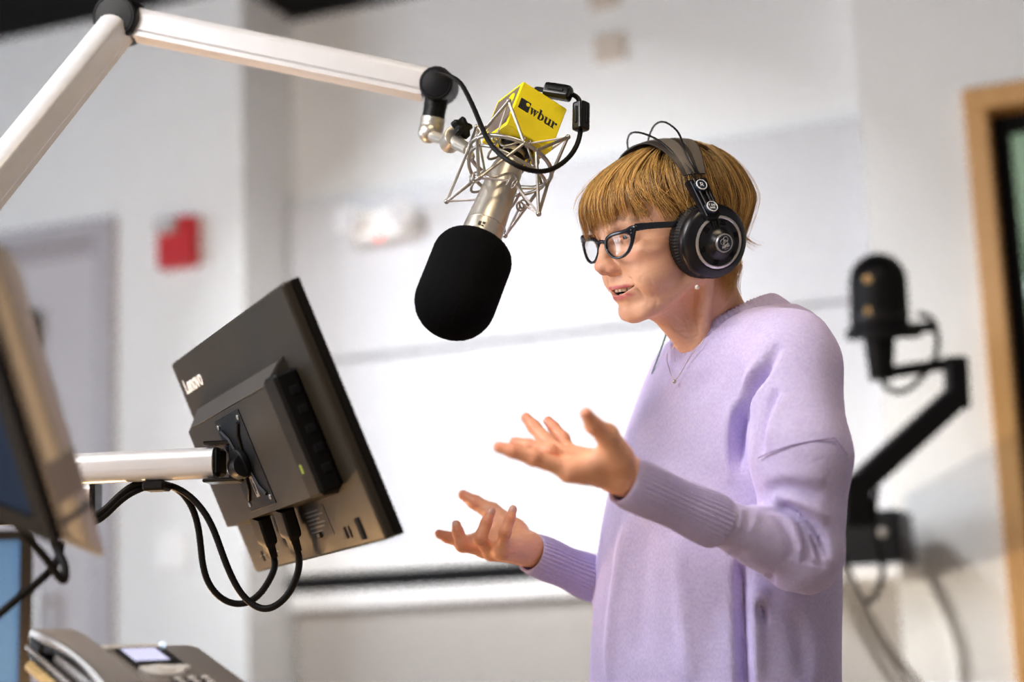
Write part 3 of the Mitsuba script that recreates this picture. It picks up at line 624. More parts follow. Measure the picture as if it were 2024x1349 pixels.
# blue lit display with a black frame low at the left edge
bd = thing('wall_display', 'blue lit display with a black frame in the lower left corner', 'display')
b0 = P(46, 1200, 2.7); bn = unit(CAM - b0); bn[2] = 0; bn = unit(bn); bxv = np.cross(ZV, bn)
BD = frame(np.array([b0[0], b0[1], .90]), bxv, ZV, bn)
obj('frame', tf(extrude(sbox(-.40, 0, .014, .325).difference(sbox(-.385, .015, -.006, .31)), .03), BD), 'black_plastic', bd)
scene['blue_glow'] = {'type': 'diffuse', 'reflectance': rgbt((.02, .04, .08))}
k = obj('screen', tf(cbox(.38, .296, .008, .001, (-.1955, .1625, .010)), BD), 'blue_glow', bd, 'glowing blue screen'); scene[k]['emitter'] = {'type': 'area', 'radiance': rgbt((.06, .14, .27))}
obj('stand', tf(join(cbox(.05, .10, .02, .003, (-.2, -.03, -.01)), cbox(.20, .012, .16, .004, (-.2, -.068 + .034, -.0))), BD), 'black_plastic', bd)

# ------------------------------------------------------------------ telephone
ph = thing('telephone', 'silver grey desk telephone with a lit display at the lower left', 'telephone')
be, al = math.radians(50), math.radians(21)
g = np.array([math.cos(be), -math.sin(be), 0]); er = np.array([math.sin(be), math.cos(be), 0]); ed = g * math.cos(al) - ZV * math.sin(al); en = np.cross(er, -ed)
PO = P(226, 1287, 1.85)
PH = frame(PO, er, -ed, en)                  # x right, y up the slope, z out of the face; origin = display's upper left corner
def phb(x0, x1, y0, y1, z0, z1, c=.002): return tf(cbox(x1 - x0, y1 - y0, z1 - z0, c, ((x0 + x1) / 2, (y0 + y1) / 2, (z0 + z1) / 2)), PH)
obj('body', tf(loft([np.array(affinity.translate(rrect(.175, .20, .014), .018, -.088).exterior.coords)[:-1]] * 3 , (-.024, -.006, -.0005)), PH), 'phone_silver', ph)
obj('display_bezel', phb(0, .060, -.056, 0, -.001, .003, .0012), 'black_gloss', ph, 'black display bezel')
scene['lcd'] = {'type': 'diffuse', 'reflectance': rgbt((.4, .4, .5))}
k = obj('display', phb(.005, .047, -.042, -.004, .002, .0036, .0003), 'lcd', ph, 'pale blue lit display'); scene[k]['emitter'] = {'type': 'area', 'radiance': rgbt((.50, .52, .80))}
for i in range(4):
    obj('soft_key', phb(.006 + i * .0115, .014 + i * .0115, -.052, -.0475, .002, .0042, .0006), 'mon_side', ph)
obj('head_strip', phb(-.03, .062, .000, .010, -.001, .004, .0015), 'phone_white', ph, 'pale strip above the display')
lm = tf(trimesh.creation.icosphere(3, .0045), PH @ frame((.060, .0035, .0035), (1, 0, 0), (0, 1, 0), (0, 0, 1)))
scene['msg_lamp'] = {'type': 'diffuse', 'reflectance': rgbt((.6, .7, .8))}
k = obj('message_lamp', lm, 'msg_lamp', ph, 'bluish white message lamp'); scene[k]['emitter'] = {'type': 'area', 'radiance': rgbt((.6, .75, .95))}
nv = unary_union([affinity.translate(affinity.scale(Point(0, 0).buffer(1, 24), .024, .0155), .026, -.070), rrect(.062, .012, .005) if False else affinity.translate(rrect(.060, .012, .005), .030, -.0635)])
obj('navigation_panel', extrude(nv, .0035, PH), 'phone_white', ph, 'white navigation panel')
obj('navigation_key', tf(lathe([(0, .0035), (.0125, .0035), (.0125, .0058), (.0110, .0066), (.0075, .0062), (.0070, .0055), (0, .0052)], 36), PH @ frame((.026, -.071, 0), (1, 0, 0), (0, .72, 0), (0, 0, 1))), 'phone_white', ph, 'round navigation key')
for r_ in range(5):
    for c_ in range(3):
        x, y = .036 + c_ * .0165 - .012, -.092 - r_ * .0125
        if y < -.185: continue
        obj('key_well', phb(x - .0015, x + .0115, y - .0095, y + .0005, -.0008, .0008, .0003), 'mon_side', ph)
        obj('key', tf(lathe([(0, 0), (.0048, 0), (.0046, .0022), (.003, .003), (0, .003)], 20), PH @ frame((x + .005, y - .0045, .0006), (1, 0, 0), (0, .8, 0), (0, 0, 1))), 'phone_white', ph)
f0 = PO + er * .018 + ed * .05 - en * .02
obj('foot', join(hullmesh([*(f0 + er * a + g * b for a in (-.07, .07) for b in (-.02, .02)), *(np.array([*(f0 + er * a + g * b)[:2], DZ]) for a in (-.08, .08) for b in (-.05, .06))])), 'phone_silver', ph)
# handset: an arched bar resting on the left of the body
ys = np.linspace(.055, -.175, 40); tt = (ys - .055) / -.23
arch = .001 + .013 * np.sin(np.pi * np.clip(tt, 0, 1)) ** .8
hh = .016 + .006 * np.cos(2 * np.pi * tt)
def handset(dz0, dz1, w):
    rings = []
    v, f = [], []
    n = 14
    for y, a, h, t in zip(ys, arch, hh, tt):
        wt = w * (1.0 + .10 * math.cos(2 * np.pi * t)); z0, z1 = a + dz0(h, t), a + dz1(h, t)
        th = np.linspace(0, 2 * np.pi, n, endpoint=False)
        e = .35
        x = wt / 2 * np.sign(np.cos(th)) * np.abs(np.cos(th)) ** e; z = (z0 + z1) / 2 + (z1 - z0) / 2 * np.sign(np.sin(th)) * np.abs(np.sin(th)) ** e
        v.append(np.c_[x - .052, np.full(n, y), z])
    L = len(v); v = np.vstack(v); i, j = np.meshgrid(np.arange(L - 1), np.arange(n), indexing='ij'); k = (j + 1) % n
    q = np.stack([i * n + j, (i + 1) * n + j, (i + 1) * n + k, i * n + k], -1).reshape(-1, 4)
    c0, c1 = len(v), len(v) + 1; v = np.vstack([v, v[:n].mean(0), v[-n:].mean(0)]); jj = np.arange(n); kk = (jj + 1) % n
    f = np.vstack([q[:, [0, 1, 2]], q[:, [0, 2, 3]], np.stack([jj * 0 + c0, jj, kk], 1), np.stack([jj * 0 + c1, (L - 1) * n + kk, (L - 1) * n + jj], 1)])
    t = trimesh.Trimesh(v, f, process=False); t.fix_normals(); return tf(t, PH)
hsn = obj('handset', handset(lambda h, t: -h * .35, lambda h, t: h * .32, .046), 'phone_silver', ph, 'silver topped handset', smooth=40)
obj('handset_grip', handset(lambda h, t: -h * (1.15 - .45 * math.sin(np.pi * t)), lambda h, t: -h * .25, .043), 'black_plastic', hsn, 'black underside of the handset', smooth=40)
obj('cradle', join(phb(-.078, -.026, .02, .052, -.012, .004, .003), phb(-.078, -.026, -.178, -.13, -.012, .004, .003), phb(-.078, -.026, -.178, .05, -.024, -.010, .004)), 'black_plastic', ph, 'black handset cradle')
obj('cradle_edge', phb(-.081, -.077, -.18, .053, -.014, -.009, .0015), 'phone_silver', ph, 'silver line along the cradle')
obj('underside', tf(cbox(.058, .225, .014, .005, (-.052, -.064, -.031)), PH), 'warm_lit_tan', ph, 'lower edge coloured tan for the warm light from below')
pr('warm_lit_tan', (.50, .34, .14), .4)  # tan tone stands in for warm light on the underside

# ------------------------------------------------------------------ second microphone on a black arm at the back right
D2 = 3.30
ue1 = hit(1786, 1137, .15)[0]
sh2 = struct('trim_4', join(bfbox(1.40, UE - .003, NB + .01, .15, 1.118, 1.150, .006), bfbox(UE - .02, ue1, NR + .003, .15, 1.118, 1.150, .006)), 'white_lam', 'white shelf in the niche behind the woman')
m2 = thing('microphone', 'black dome shaped broadcast microphone behind the woman near the oak door frame', 'microphone')
def dview(px, py, d=D2): return P(px, py, d)
ux, uy, uz = CM[:, 0], -CM[:, 1], -CM[:, 2]
tilt = unit(uy * 1.0 - ux * .045)
f2 = frame_z(dview(1740, 662), tilt, ux)
f2 = f2 @ np.diag([1.12, 1.12, 1.06, 1.0])
dome = [(0, .0), (.050, 0), (.0515, .02), (.0505, .085)] + [(.0505 * math.cos(a), .098 + .055 * math.sin(a)) for a in np.linspace(0, np.pi / 2, 12)]
obj('head', lathe(dome, 40, f2), 'black_plastic', m2)
obj('grille_band', lathe([(.0515, .030), (.0525, .032), (.0525, .038), (.0515, .040)], 40, f2), 'black_gloss', m2)
obj('flange', lathe([(0, -.008), (.062, -.008), (.066, -.004), (.066, .010), (.060, .016), (0, .016)], 40, f2 @ frame((.006, 0, 0), (1, 0, 0), (0, 1, 0), (0, 0, 1))), 'black_plastic', m2)
obj('flange_tab', tf(cbox(.045, .05, .020, .004, (.075, 0, .010)), f2), 'black_plastic', m2)
obj('stem', lathe([(0, -.085), (.021, -.085), (.023, -.06), (.027, -.02), (.027, -.006), (0, -.006)], 32, f2 @ frame((-.002, 0, 0), (1, 0, 0), (0, 1, 0), (0, 0, 1))), 'black_plastic', m2)
for y_ in (.108, .045):
    obj('badge', tf(disc_body(.0085, .003, .001, 20), frame_z(dview(1716, 662) + tilt * y_ + uz * .046 - ux * .006, unit(uz - ux * .35))), 'brass', m2, 'small brass badge')
ba = thing('boom_stand', 'black jointed arm carrying the dome microphone above the white shelf', 'microphone stand')
def fat(A, B, w, t): 
    z = unit(B - A); x = unit(np.cross(z, uz)); y = np.cross(z, x)
    return tf(cbox(w, t, np.linalg.norm(B - A), .006), frame((A + B) / 2, x, y, z))
obj('link', fat(dview(1722, 742), dview(1908, 714), .024, .03), 'black_plastic', ba)
obj('head_block', fat(dview(1888, 704), dview(1893, 810), .044, .04), 'black_plastic', ba)
obj('diagonal_arm', fat(dview(1893, 782), dview(1688, 968), .050, .042), 'black_plastic', ba)
obj('lower_block', fat(dview(1692, 940), dview(1690, 1040), .058, .05), 'black_plastic', ba)
ub0, ub1 = hit(1655, 1060, .14)[0], hit(1781, 1060, .14)[0]; u_ = (ub0 + ub1) / 2
obj('base', bfbox(ub0, ub1, -.02, .14, 1.150, 1.262, .004), 'black_plastic', ba)
obj('base_dial', tf(disc_body(.010, .006, .002, 24), frame_z(W(u_ + .030, .139, 1.215), NV)), 'nickel_wire', ba, 'metal dial on the base')
c2 = thing('microphone_cable', 'black cable at the dome microphone, from its flange down to the arm', 'cable')
obj('cord', tube(smooth_path([dview(*q) for q in ((1815, 622), (1840, 632), (1852, 660), (1846, 712), (1820, 748), (1775, 775), (1752, 765), (1745, 745))], 50), .006, 10), 'black_rubber', c2, smooth=True)
obj('cord', tube(smooth_path([dview(*q) for q in ((1735, 965), (1728, 1010), (1735, 1080), (1742, 1150), (1715, 1190), (1685, 1150), (1660, 1095))], 50), .006, 10), 'black_rubber', c2, smooth=True)
pr('cable_grey', (.25, .22, .19), .6)
for i, cpx in enumerate([[(1655, 1090), (1690, 1180), (1735, 1270), (1790, 1345), (1830, 1420)], [(1665, 1120), (1710, 1200), (1765, 1290), (1815, 1350), (1860, 1430)], [(1650, 1130), (1690, 1220), (1730, 1300), (1770, 1360), (1800, 1430)]]):
    solo('hanging_cable', tube(smooth_path([P(x, y, 3.32 - .02 * i) for x, y in cpx], 40), .006, 8), 'cable_grey', ('grey cable hanging below the white shelf, the upper one', 'grey cable hanging below the white shelf, the middle one', 'grey cable hanging below the white shelf, the one nearest the woman')[i], 'cable', smooth=True)
solo('hanging_cable', tube(smooth_path([W(*((hit(x, y, NR + .012)[0], NR + .012, hit(x, y, NR + .012)[1]))) for x, y in ((1806, 1096), (1832, 1150), (1868, 1225), (1890, 1290), (1894, 1349), (1890, 1420))], 40), .007, 8), 'wall_mat', 'white cable running down the right wall beside the oak frame', 'cable', smooth=True)
# ------------------------------------------------------------------ the woman: signed distance modelling
def smin(a, b, k):
    h = np.clip(.5 + .5 * (b - a) / k, 0, 1); return b + (a - b) * h - k * h * (1 - h)
def smax(a, b, k): return -smin(-a, -b, k)
def ell(p, c, r):
    q = (p - np.asarray(c, np.float32)) / np.asarray(r, np.float32); k0 = np.sqrt((q * q).sum(1)); q /= np.asarray(r, np.float32)
    k1 = np.sqrt((q * q).sum(1)) + 1e-9; return k0 * (k0 - 1) / k1
def sph(p, c, r): return np.sqrt(((p - np.asarray(c, np.float32)) ** 2).sum(1)) - r
def cone(p, a, b, ra, rb):
    a, b = np.asarray(a, np.float32), np.asarray(b, np.float32); d = b - a
    h = np.clip((p - a) @ d / (d @ d), 0, 1); return np.sqrt(((p - a - h[:, None] * d) ** 2).sum(1)) - (ra + (rb - ra) * h)
def both(f, p, c, *a):
    """f at c and at its mirror image across x = 0"""
    q = p.copy(); q[:, 0] = np.abs(q[:, 0]); return f(q, c, *a)

def mesh_sdf(fn, lo, hi, h, block=5, newton=2, margin=1.35):
    """surface nets over a sparse grid: fn is only evaluated finely near the surface"""
    lo, hi = np.asarray(lo, float), np.asarray(hi, float)
    nb = np.ceil((hi - lo) / (h * block)).astype(int) + 1; H = h * block
    g = np.stack(np.meshgrid(*[lo[i] + (np.arange(nb[i]) + .5) * H for i in range(3)], indexing='ij'), -1).reshape(-1, 3).astype(np.float32)
    dc = fn(g).reshape(nb); near = np.abs(dc) < H * margin
    D = np.where(dc < 0, -1e3, 1e3).astype(np.float32)
    D = np.repeat(np.repeat(np.repeat(D, block, 0), block, 1), block, 2)
    bi = np.argwhere(near); off = np.stack(np.meshgrid(*[np.arange(block)] * 3, indexing='ij'), -1).reshape(-1, 3)
    idx = (bi[:, None] * block + off).reshape(-1, 3)
    vals = np.empty(len(idx), np.float32)
    for s in range(0, len(idx), 400000):
        vals[s:s + 400000] = fn((lo + (idx[s:s + 400000] + .5) * h).astype(np.float32))
    D[idx[:, 0], idx[:, 1], idx[:, 2]] = vals
    ins = D < 0; c = np.zeros(np.array(D.shape) - 1, np.uint8)
    for o in np.ndindex(2, 2, 2): c += ins[o[0]:D.shape[0] - 1 + o[0], o[1]:D.shape[1] - 1 + o[1], o[2]:D.shape[2] - 1 + o[2]]
    cells = np.argwhere((c > 0) & (c < 8)); vid = -np.ones(c.shape, np.int64); vid[tuple(cells.T)] = np.arange(len(cells))
    acc = np.zeros((len(cells), 3)); cnt = np.zeros(len(cells))
    corners = list(np.ndindex(2, 2, 2)); cv = {o: D[cells[:, 0] + o[0], cells[:, 1] + o[1], cells[:, 2] + o[2]] for o in corners}
    for o in corners:
        for ax_ in range(3):
            if o[ax_] == 0:
                o2 = tuple(1 if i == ax_ else o[i] for i in range(3)); a, b = cv[o], cv[o2]; m = (a < 0) != (b < 0)
                t = np.where(m, a / np.where(m, a - b, 1), 0); pnt = np.tile(np.array(o, float), (len(cells), 1)); pnt[:, ax_] += t
                acc[m] += pnt[m]; cnt[m] += 1
    v = lo + (cells + acc / cnt[:, None] + .5) * h
    F = []
    for ax_ in range(3):
        u_, w_ = (ax_ + 1) % 3, (ax_ + 2) % 3
        sl0 = [slice(None)] * 3; sl1 = [slice(None)] * 3; sl0[ax_] = slice(0, -1); sl1[ax_] = slice(1, None)
        e = np.argwhere(ins[tuple(sl0)] != ins[tuple(sl1)])
        e = e[(e[:, u_] > 0) & (e[:, w_] > 0) & (e[:, u_] < c.shape[u_]) & (e[:, w_] < c.shape[w_]) & (e[:, ax_] < c.shape[ax_])]
        du = np.zeros(3, int); du[u_] = 1; dw = np.zeros(3, int); dw[w_] = 1
        q = np.stack([vid[tuple((e - du - dw).T)], vid[tuple((e - dw).T)], vid[tuple(e.T)], vid[tuple((e - du).T)]], 1)
        fl = ins[tuple(e.T)]; q[~fl] = q[~fl][:, ::-1]; q = q[(q >= 0).all(1)]
        F.append(np.vstack([q[:, [0, 1, 2]], q[:, [0, 2, 3]]]))
    F = np.vstack(F)
    for _ in range(newton):
        x = v.astype(np.float32); d0 = fn(x); e_ = np.float32(h * .35)
        gr = np.stack([fn(x + np.eye(3, dtype=np.float32)[i] * e_) - d0 for i in range(3)], 1) / e_
        gn = np.maximum((gr * gr).sum(1), .25)
        v = v - np.clip(d0 / gn, -h, h)[:, None] * gr * .9
    return trimesh.Trimesh(v, F, process=False)

def groove(v, n, pts, width, depth, dense=24):
    """push the vertices v along -n near the polyline pts (negative depth: a ridge)"""
    c = smooth_path(pts, dense) if len(pts) > 2 else np.linspace(pts[0], pts[1], dense)
    lo, hi = c.min(0) - 3 * width, c.max(0) + 3 * width
    m = np.where(((v > lo) & (v < hi)).all(1))[0]
    if not len(m): return v
    q = v[m]; a, b = c[:-1], c[1:]; d = b - a; best = np.full(len(q), 1e9)
    tp = np.zeros(len(q))
    for i in range(len(a)):
        h = np.clip((q - a[i]) @ d[i] / (d[i] @ d[i] + 1e-12), 0, 1); s = ((q - a[i] - h[:, None] * d[i]) ** 2).sum(1)
        up = s < best; best[up] = s[up]; tp[up] = (i + h[up]) / len(a)
    taper = np.clip(np.minimum(tp, 1 - tp) * 5, 0, 1) ** .5
    v[m] -= n[m] * (depth * taper * np.exp(-best / width ** 2))[:, None]
    return v

# head frame: millimetres, x to her left, y forward, z up, origin between the ear openings
HRc = np.array([[0.4589283, -0.8790072, -0.1293493], [-0.0500776, 0.1197633, -0.9915387], [-0.8870609, -0.4615226, -0.0109442]])
HTc = np.array([.20135649, -.12692261, 2.14])
HTc[:2] *= 2.14 / 2.16151578
HM = np.eye(4); HM[:3, :3] = CM @ HRc * .001; HM[:3, 3] = C2W(HTc)
HI = np.linalg.inv(HM)
def toH(p): return np.asarray(p) @ HI[:3, :3].T + HI[:3, 3]
def fromH(p): return np.asarray(p, float) @ HM[:3, :3].T + HM[:3, 3]
# the face is modelled on a slightly longer scale and brought to the measured heights at the end
_real = np.array([-260, -130, -98, -80, -49, -19, 12, 25, 60, 110, 140.0]); _model = np.array([-272, -141, -107, -88, -53, -20, 17, 30, 62, 111, 141.0])
unwarp, warp = PchipInterpolator(_model, _real), PchipInterpolator(_real, _model)
def toM(p):
    q = np.array(toH(p), float); q[2] = q[2] - 11 if q[2] < -130 else warp(q[2]); return q
NK, NK2, NOTCH = toM(P(1431, 695, 2.20)), toM(P(1470, 800, 2.24)), toM(P(1368, 712, 2.15))
EYE = np.array([31.0, 70.5, 17.0]); ER = 12.0

def head_sdf(p):
    q = p.copy(); q[:, 0] = np.abs(q[:, 0])
    d = ell(q, (0, -10, 44), (73, 94, 74))
    d = smin(d, ell(q, (0, 34, 34), (58, 58, 42)), 18)                       # forehead
    d = smin(d, ell(q, (0, 30, -12), (59, 59, 62)), 16)                      # middle of the face
    d = smin(d, ell(q, (0, 35, -62), (41, 44, 38)), 18)                      # jaw
    d = smin(d, cone(q, (50, 2, -52), (20, 60, -90), 12, 12), 14)            # jaw line
    d = smin(d, ell(q, (0, 63.5, -90), (15, 15, 15)), 12)                      # chin
    d = smin(d, ell(q, (44, 56, -6), (20, 22, 15)), 12)                      # cheek bone
    d = smin(d, ell(q, (38, 50, -36), (22, 27, 30)), 14)                     # cheek
    d = smin(d, cone(q, (10, 86, 30), (40, 74, 33), 8, 7), 10)               # brow
    d = smin(d, ell(q, (0, 66, -55), (26, 21, 22)), 12)                      # muzzle
    d = smax(d, -ell(q, (30, 90, 14), (16, 13, 11)), 9)                      # eye socket
    # lids: a shell round the eye ball with an almond opening
    lid = sph(q, EYE, ER + 1.7)
    d = smin(d, lid, 5)
    u = q - EYE.astype(np.float32)
    az = np.arctan2(u[:, 0], u[:, 1]); el_ = np.arctan2(u[:, 2], np.hypot(u[:, 0], u[:, 1]))
    s = np.clip((az + .05) / 1.02, -1, 1)
    up_, lo_ = .34 * (1 - np.abs(s) ** 2.2) + .03, -.36 * (1 - np.abs(s) ** 2.4) + .02
    op = np.maximum(np.maximum(el_ - up_, lo_ - el_) * 12, np.maximum(np.abs(az + .05) - 1.0, 0) * 12)
    op = np.maximum(op, 3 - np.sqrt((u * u).sum(1)))
    op = np.where(u[:, 1] > 0, op, 20)
    d = smax(d, -op, .9)
    d = smin(d, sph(q, EYE, ER - .9), .3)
    # nose
    d = smin(d, cone(q, (0, 84, 22), (0, 93, 4), 7.5, 7.0), 9)
    d = smin(d, cone(q, (0, 93, 4), (0, 101, -19), 7.0, 8.2), 6)
    d = smin(d, ell(q, (0, 102, -22), (9.5, 8.5, 8.2)), 5)
    d = smin(d, ell(q, (7.0, 96, -20), (6.0, 7.5, 7.0)), 6)
    d = smin(d, ell(q, (11.0, 91, -27.5), (5.8, 9.5, 6.6)), 6)                 # wing
    d = smin(d, cone(q, (0, 101, -27), (0, 90, -33), 4.0, 4.2), 4)           # columella
    d = smax(d, -cone(q, (8.6, 98, -36.0), (7.0, 95, -29.5), 3.5, 2.4), 1.2)    # nostril
    # lips and mouth
    ul = smin(cone(q, (0, 86, -52), (12, 83, -51.5), 4.2, 3.8), cone(q, (12, 83, -51.5), (32, 61, -51), 3.8, 1.6), 3)
    ll = smin(cone(q, (0, 79, -68.5), (12, 76, -67), 4.8, 4.4), cone(q, (12, 76, -67), (31, 61, -54), 4.4, 1.8), 3)
    d = smin(smin(d, ul, 4), ll, 4)
    t_ = np.clip(q[:, 0] / 29.5, 0, 1.3) ** 2
    mo_ = np.maximum(np.abs(q[:, 2] + 59.8 - 7.0 * t_) - 4.3 * (1 - t_), np.maximum(50 - q[:, 1], q[:, 0] - 29.5))
    d = smax(d, -mo_, 1.4)                                                    # open mouth
    d = smax(d, -ell(q, (0, 87, -79), (16, 5, 5)), 6)                        # below the lower lip
    d = smax(d, -cone(q, (2.4, 100, -37), (2.4, 95, -47), 1.6, 2.0), 3)     # philtrum
    # ear
    d = smin(d, ell(q, (73, -12, 2), (6, 17, 28)), 4)
    d = smin(d, ell(q, (70, -4, -34), (5, 8, 11)), 3)
    # neck
    n_ = cone(p, (0, -22, -28), NK, 49, 48)
    n_ = smin(n_, cone(p, NK, NK2, 54, 78), 30)
    n_ = smin(n_, cone(p, (0, 22, -88), NOTCH + np.array([0, -24, 0]), 19, 22), 24)
    n_ = smin(n_, cone(p, (52, -20, -45), NOTCH + np.array([10, -4, -6]), 10, 8), 12)
    n_ = smin(n_, cone(p, (-52, -20, -45), NOTCH + np.array([-14, -4, -6]), 10, 8), 12)
    return smin(d, n_, 13)

def build_head(h=1.6):
    lo = np.minimum([-82, -112, -130], np.minimum(NK2, NK) - 80); hi = np.array([max(82, NK2[0] + 80), 122, 124])
    m = mesh_sdf(head_sdf, lo, hi, h)
    v, n = m.vertices.copy(), np.array(m.vertex_normals)
    def g(pts, w, dp):
        nonlocal v
        v = groove(v, n, np.asarray(pts, float), w, dp)
    for s in (1, -1):
        def S(*a): return [(s * x, y, z) for x, y, z in a]
        g(S((17, 92, -24), (24, 84, -36), (31, 74, -50), (33, 66, -60)), 2.2, 2.1)          # smile fold
        g(S((12, 98, -19), (16.5, 92, -21), (18, 85, -27), (15, 82, -34)), 1.5, 1.3)       # crease round the wing of the nose
        g(S((29, 73, -56), (32, 68, -68), (31, 66, -80)), 2.0, 1.6)                         # mouth corner fold
        g(S((39, 66, -46), (42, 58, -62), (40, 56, -76)), 1.9, 1.1)
        g(S((47, 58, -42), (50, 48, -58), (48, 46, -72)), 2.0, 1.0)
        g(S((20, 84, 4), (30, 85, 1), (42, 76, 4), (48, 68, 10)), 2.0, .7)                  # under the eye
        for i, (a, b) in enumerate(((24, 20), (18, 10), (12, 0))):
            g(S((49, 68, a * .6 + 6), (57, 56, b * .8 + 2), (62, 44, b - 6)), 1.0, .7)     # crow's feet
        g(S((50, 62, -4), (58, 48, -16), (60, 38, -30)), 1.6, .35)
        g(S((38, 30, -100), (48, 2, -96), (50, -20, -86)), 3.5, .8)
    for i in range(6):
        t = i / 5; a = np.array([20 + 10 * t, 38 - 16 * t, -104 - 16 * t]); b = np.array([52, -8 - 6 * t, -100 - 20 * t])
        g([a, (a + b) / 2 + np.array([6, 4, -3]), b], 1.7, 1.3)
    for x in (34, 42, 26):
        g([(x, 24, -98), (x - 3, 26, -120), (x - 10, 30, -140)], 1.8, 1.4)
    v += n * ((meshkit.fbm(v / 9.0, 3, 11) - .5) * .5)[:, None]
    return v, np.array(m.faces)

def gsum(v, spots):
    out = np.zeros(len(v))
    for c, r, w in spots:
        out = np.maximum(out, w * np.exp(-(((v - np.asarray(c, float)) / np.asarray(r, float)) ** 2).sum(1)))
    return out
def mixc(col, c, w): return col * (1 - w[:, None]) + np.asarray(c) * w[:, None]
SKIN = np.array((.76, .43, .285))
def skin_colour(v, scale=1.0, seed=3):
    nz = meshkit.fbm(v / (7.0 * scale), 3, seed); n2 = meshkit.fbm(v / (2.2 * scale), 2, seed + 4)
    col = np.tile(SKIN, (len(v), 1)) * (.93 + .14 * nz)[:, None]
    col = mixc(col, (.60, .27, .16), np.clip((nz - .5) * 1.2, 0, .35)); return mixc(col, (.50, .28, .15), np.clip((n2 - .66) * 1.6, 0, .22))
def head_colour(v):
    a = v.copy(); a[:, 0] = np.abs(a[:, 0]); col = skin_colour(v)
    col = mixc(col, (.66, .24, .16), gsum(a, [((40, 62, -14), (20, 30, 14), .55), ((0, 110, -18), (11, 14, 10), .55), ((12, 96, -26), (8, 12, 8), .5), ((0, 86, -90), (14, 14, 12), .25), ((58, 40, -2), (14, 18, 14), .35)]))
    col = mixc(col, (.70, .42, .30), gsum(a, [((31, 86, 8), (16, 14, 8), .5)]))
    lip = np.maximum(gsum(a, [((8, 90, -52.6), (13, 14, 3.2), 1.0), ((18, 80, -52.5), (8, 10, 3.0), 1), ((26, 70, -52.5), (6, 8, 2.6), .8)]), gsum(a, [((6, 84, -67.5), (13, 14, 4.4), 1.0), ((17, 76, -64.5), (8, 10, 4.2), 1), ((26, 68, -57.5), (6, 8, 3.2), .8)]))
    col = mixc(col, (.50, .105, .13), np.clip(lip * 1.4 - .22, 0, .9))
    inside = ((np.abs(v[:, 2] + 59.5 - 7 * (v[:, 0] / 29.5) ** 2) < 5.0 - 3.5 * (v[:, 0] / 29.5) ** 2) & (v[:, 1] < 80 - .012 * v[:, 0] ** 2) & (a[:, 0] < 27) & (v[:, 1] > 50)).astype(float)
    col = mixc(col, (.10, .02, .02), inside)
    brow = np.exp(-((a[:, 2] - 36 - 3.5 * np.sin((a[:, 0] - 10) / 38 * np.pi)) / 3.0) ** 2) * ((a[:, 0] > 11) & (a[:, 0] < 50) & (v[:, 1] > 40)) * (.5 + .5 * meshkit.noise(v * np.array([1.2, 1.2, .5]), 3))
    col = mixc(col, (.20, .10, .045), np.clip(brow, 0, 1) * .75)
    eyein = (np.sqrt(((a - EYE) ** 2).sum(1)) < ER + .4) & (a[:, 1] > 66)
    col = mixc(col, (.5, .2, .15), eyein * .8)
    return col
# ------------------------------------------------------------------ head, eyes, teeth
def pores(p, n, uv):
    return mikit.noise(p[0] * 900, p[1] * 900, p[2] * 900) * .00010 + mikit.fbm(p[0] * 330, p[1] * 330, p[2] * 330) * .00028
pr('skin_base', {'type': 'mesh_attribute', 'name': 'vertex_color'}, .48, spec=.38, two=False)
scene['skin_mat'] = {'type': 'twosided', 'bsdf': {'type': 'bumpmap', 'arbitrary': mikit.proc(pores, 8e-4), 'scale': 1.0, 'bsdf': {'type': 'ref', 'id': 'skin_base'}}}
hv, hf = build_head(1.3)
hc = head_colour(hv)
hv[:, 2] = np.where(hv[:, 2] < -141, hv[:, 2] + 11, unwarp(np.maximum(hv[:, 2], -141)))
who = thing('person', 'woman with blond bob, lavender sweater and raised open hands, speaking at the microphone', 'person')
hw = fromH(hv); hf = hf[:, ::-1]; hn = np.array(trimesh.Trimesh(hw, hf, process=False).vertex_normals)
def px_of(p):
    q = (p - CAM) @ CM; return np.c_[CX + FPX * q[:, 0] / q[:, 2], CY + FPX * q[:, 1] / q[:, 2]], q[:, 2]
_hp, _hd = px_of(hw); _hf = ((CAM - hw) * hn).sum(1) > 0
def on_skin(pts):
    out = []
    for x, y in pts:
        m = np.where((np.abs(_hp[:, 0] - x) < 5) & (np.abs(_hp[:, 1] - y) < 5) & _hf)[0]
        if len(m): out.append(P(x, y, _hd[m].min()))
    return np.array(out)
# lines of age on the cheek, jaw and throat
for pts, w, dp in (([(1325, 640), (1340, 655), (1355, 649)], .0017, .0016), ([(1317, 654), (1334, 668), (1346, 676)], .0017, .0014), ([(1334, 628), (1346, 637), (1356, 647)], .0016, .0014), ([(1340, 613), (1357, 637), (1363, 660)], .0019, .0018),
                   ([(1352, 612), (1372, 640), (1380, 660)], .0020, .0014), ([(1345, 660), (1362, 668), (1385, 660)], .0016, .0010), ([(1266, 636), (1298, 629), (1340, 611), (1372, 589)], .0024, .0016), ([(1366, 600), (1390, 630), (1408, 648)], .0024, -.0014),
                   ([(1275, 577), (1281, 592), (1278, 606)], .0016, .0006), ([(1289, 575), (1298, 596), (1290, 618)], .0018, .0006), ([(1309, 577), (1318, 585), (1325, 594)], .0016, .0005), ([(1247, 545), (1267, 560), (1272, 584)], .0016, .0012),
                   ([(1283, 552), (1293, 572), (1290, 590)], .0015, .0009), ([(1256, 489), (1274, 493), (1293, 500)], .0011, .0006), ([(1254, 497), (1268, 501), (1284, 506)], .0011, .0006), ([(1258, 480), (1276, 482), (1296, 487)], .0011, .0005)):
    q_ = on_skin(pts)
    if len(q_) >= 2: hw = groove(hw, hn, q_, w, dp)
BODY = [(hw, hf, hc)]
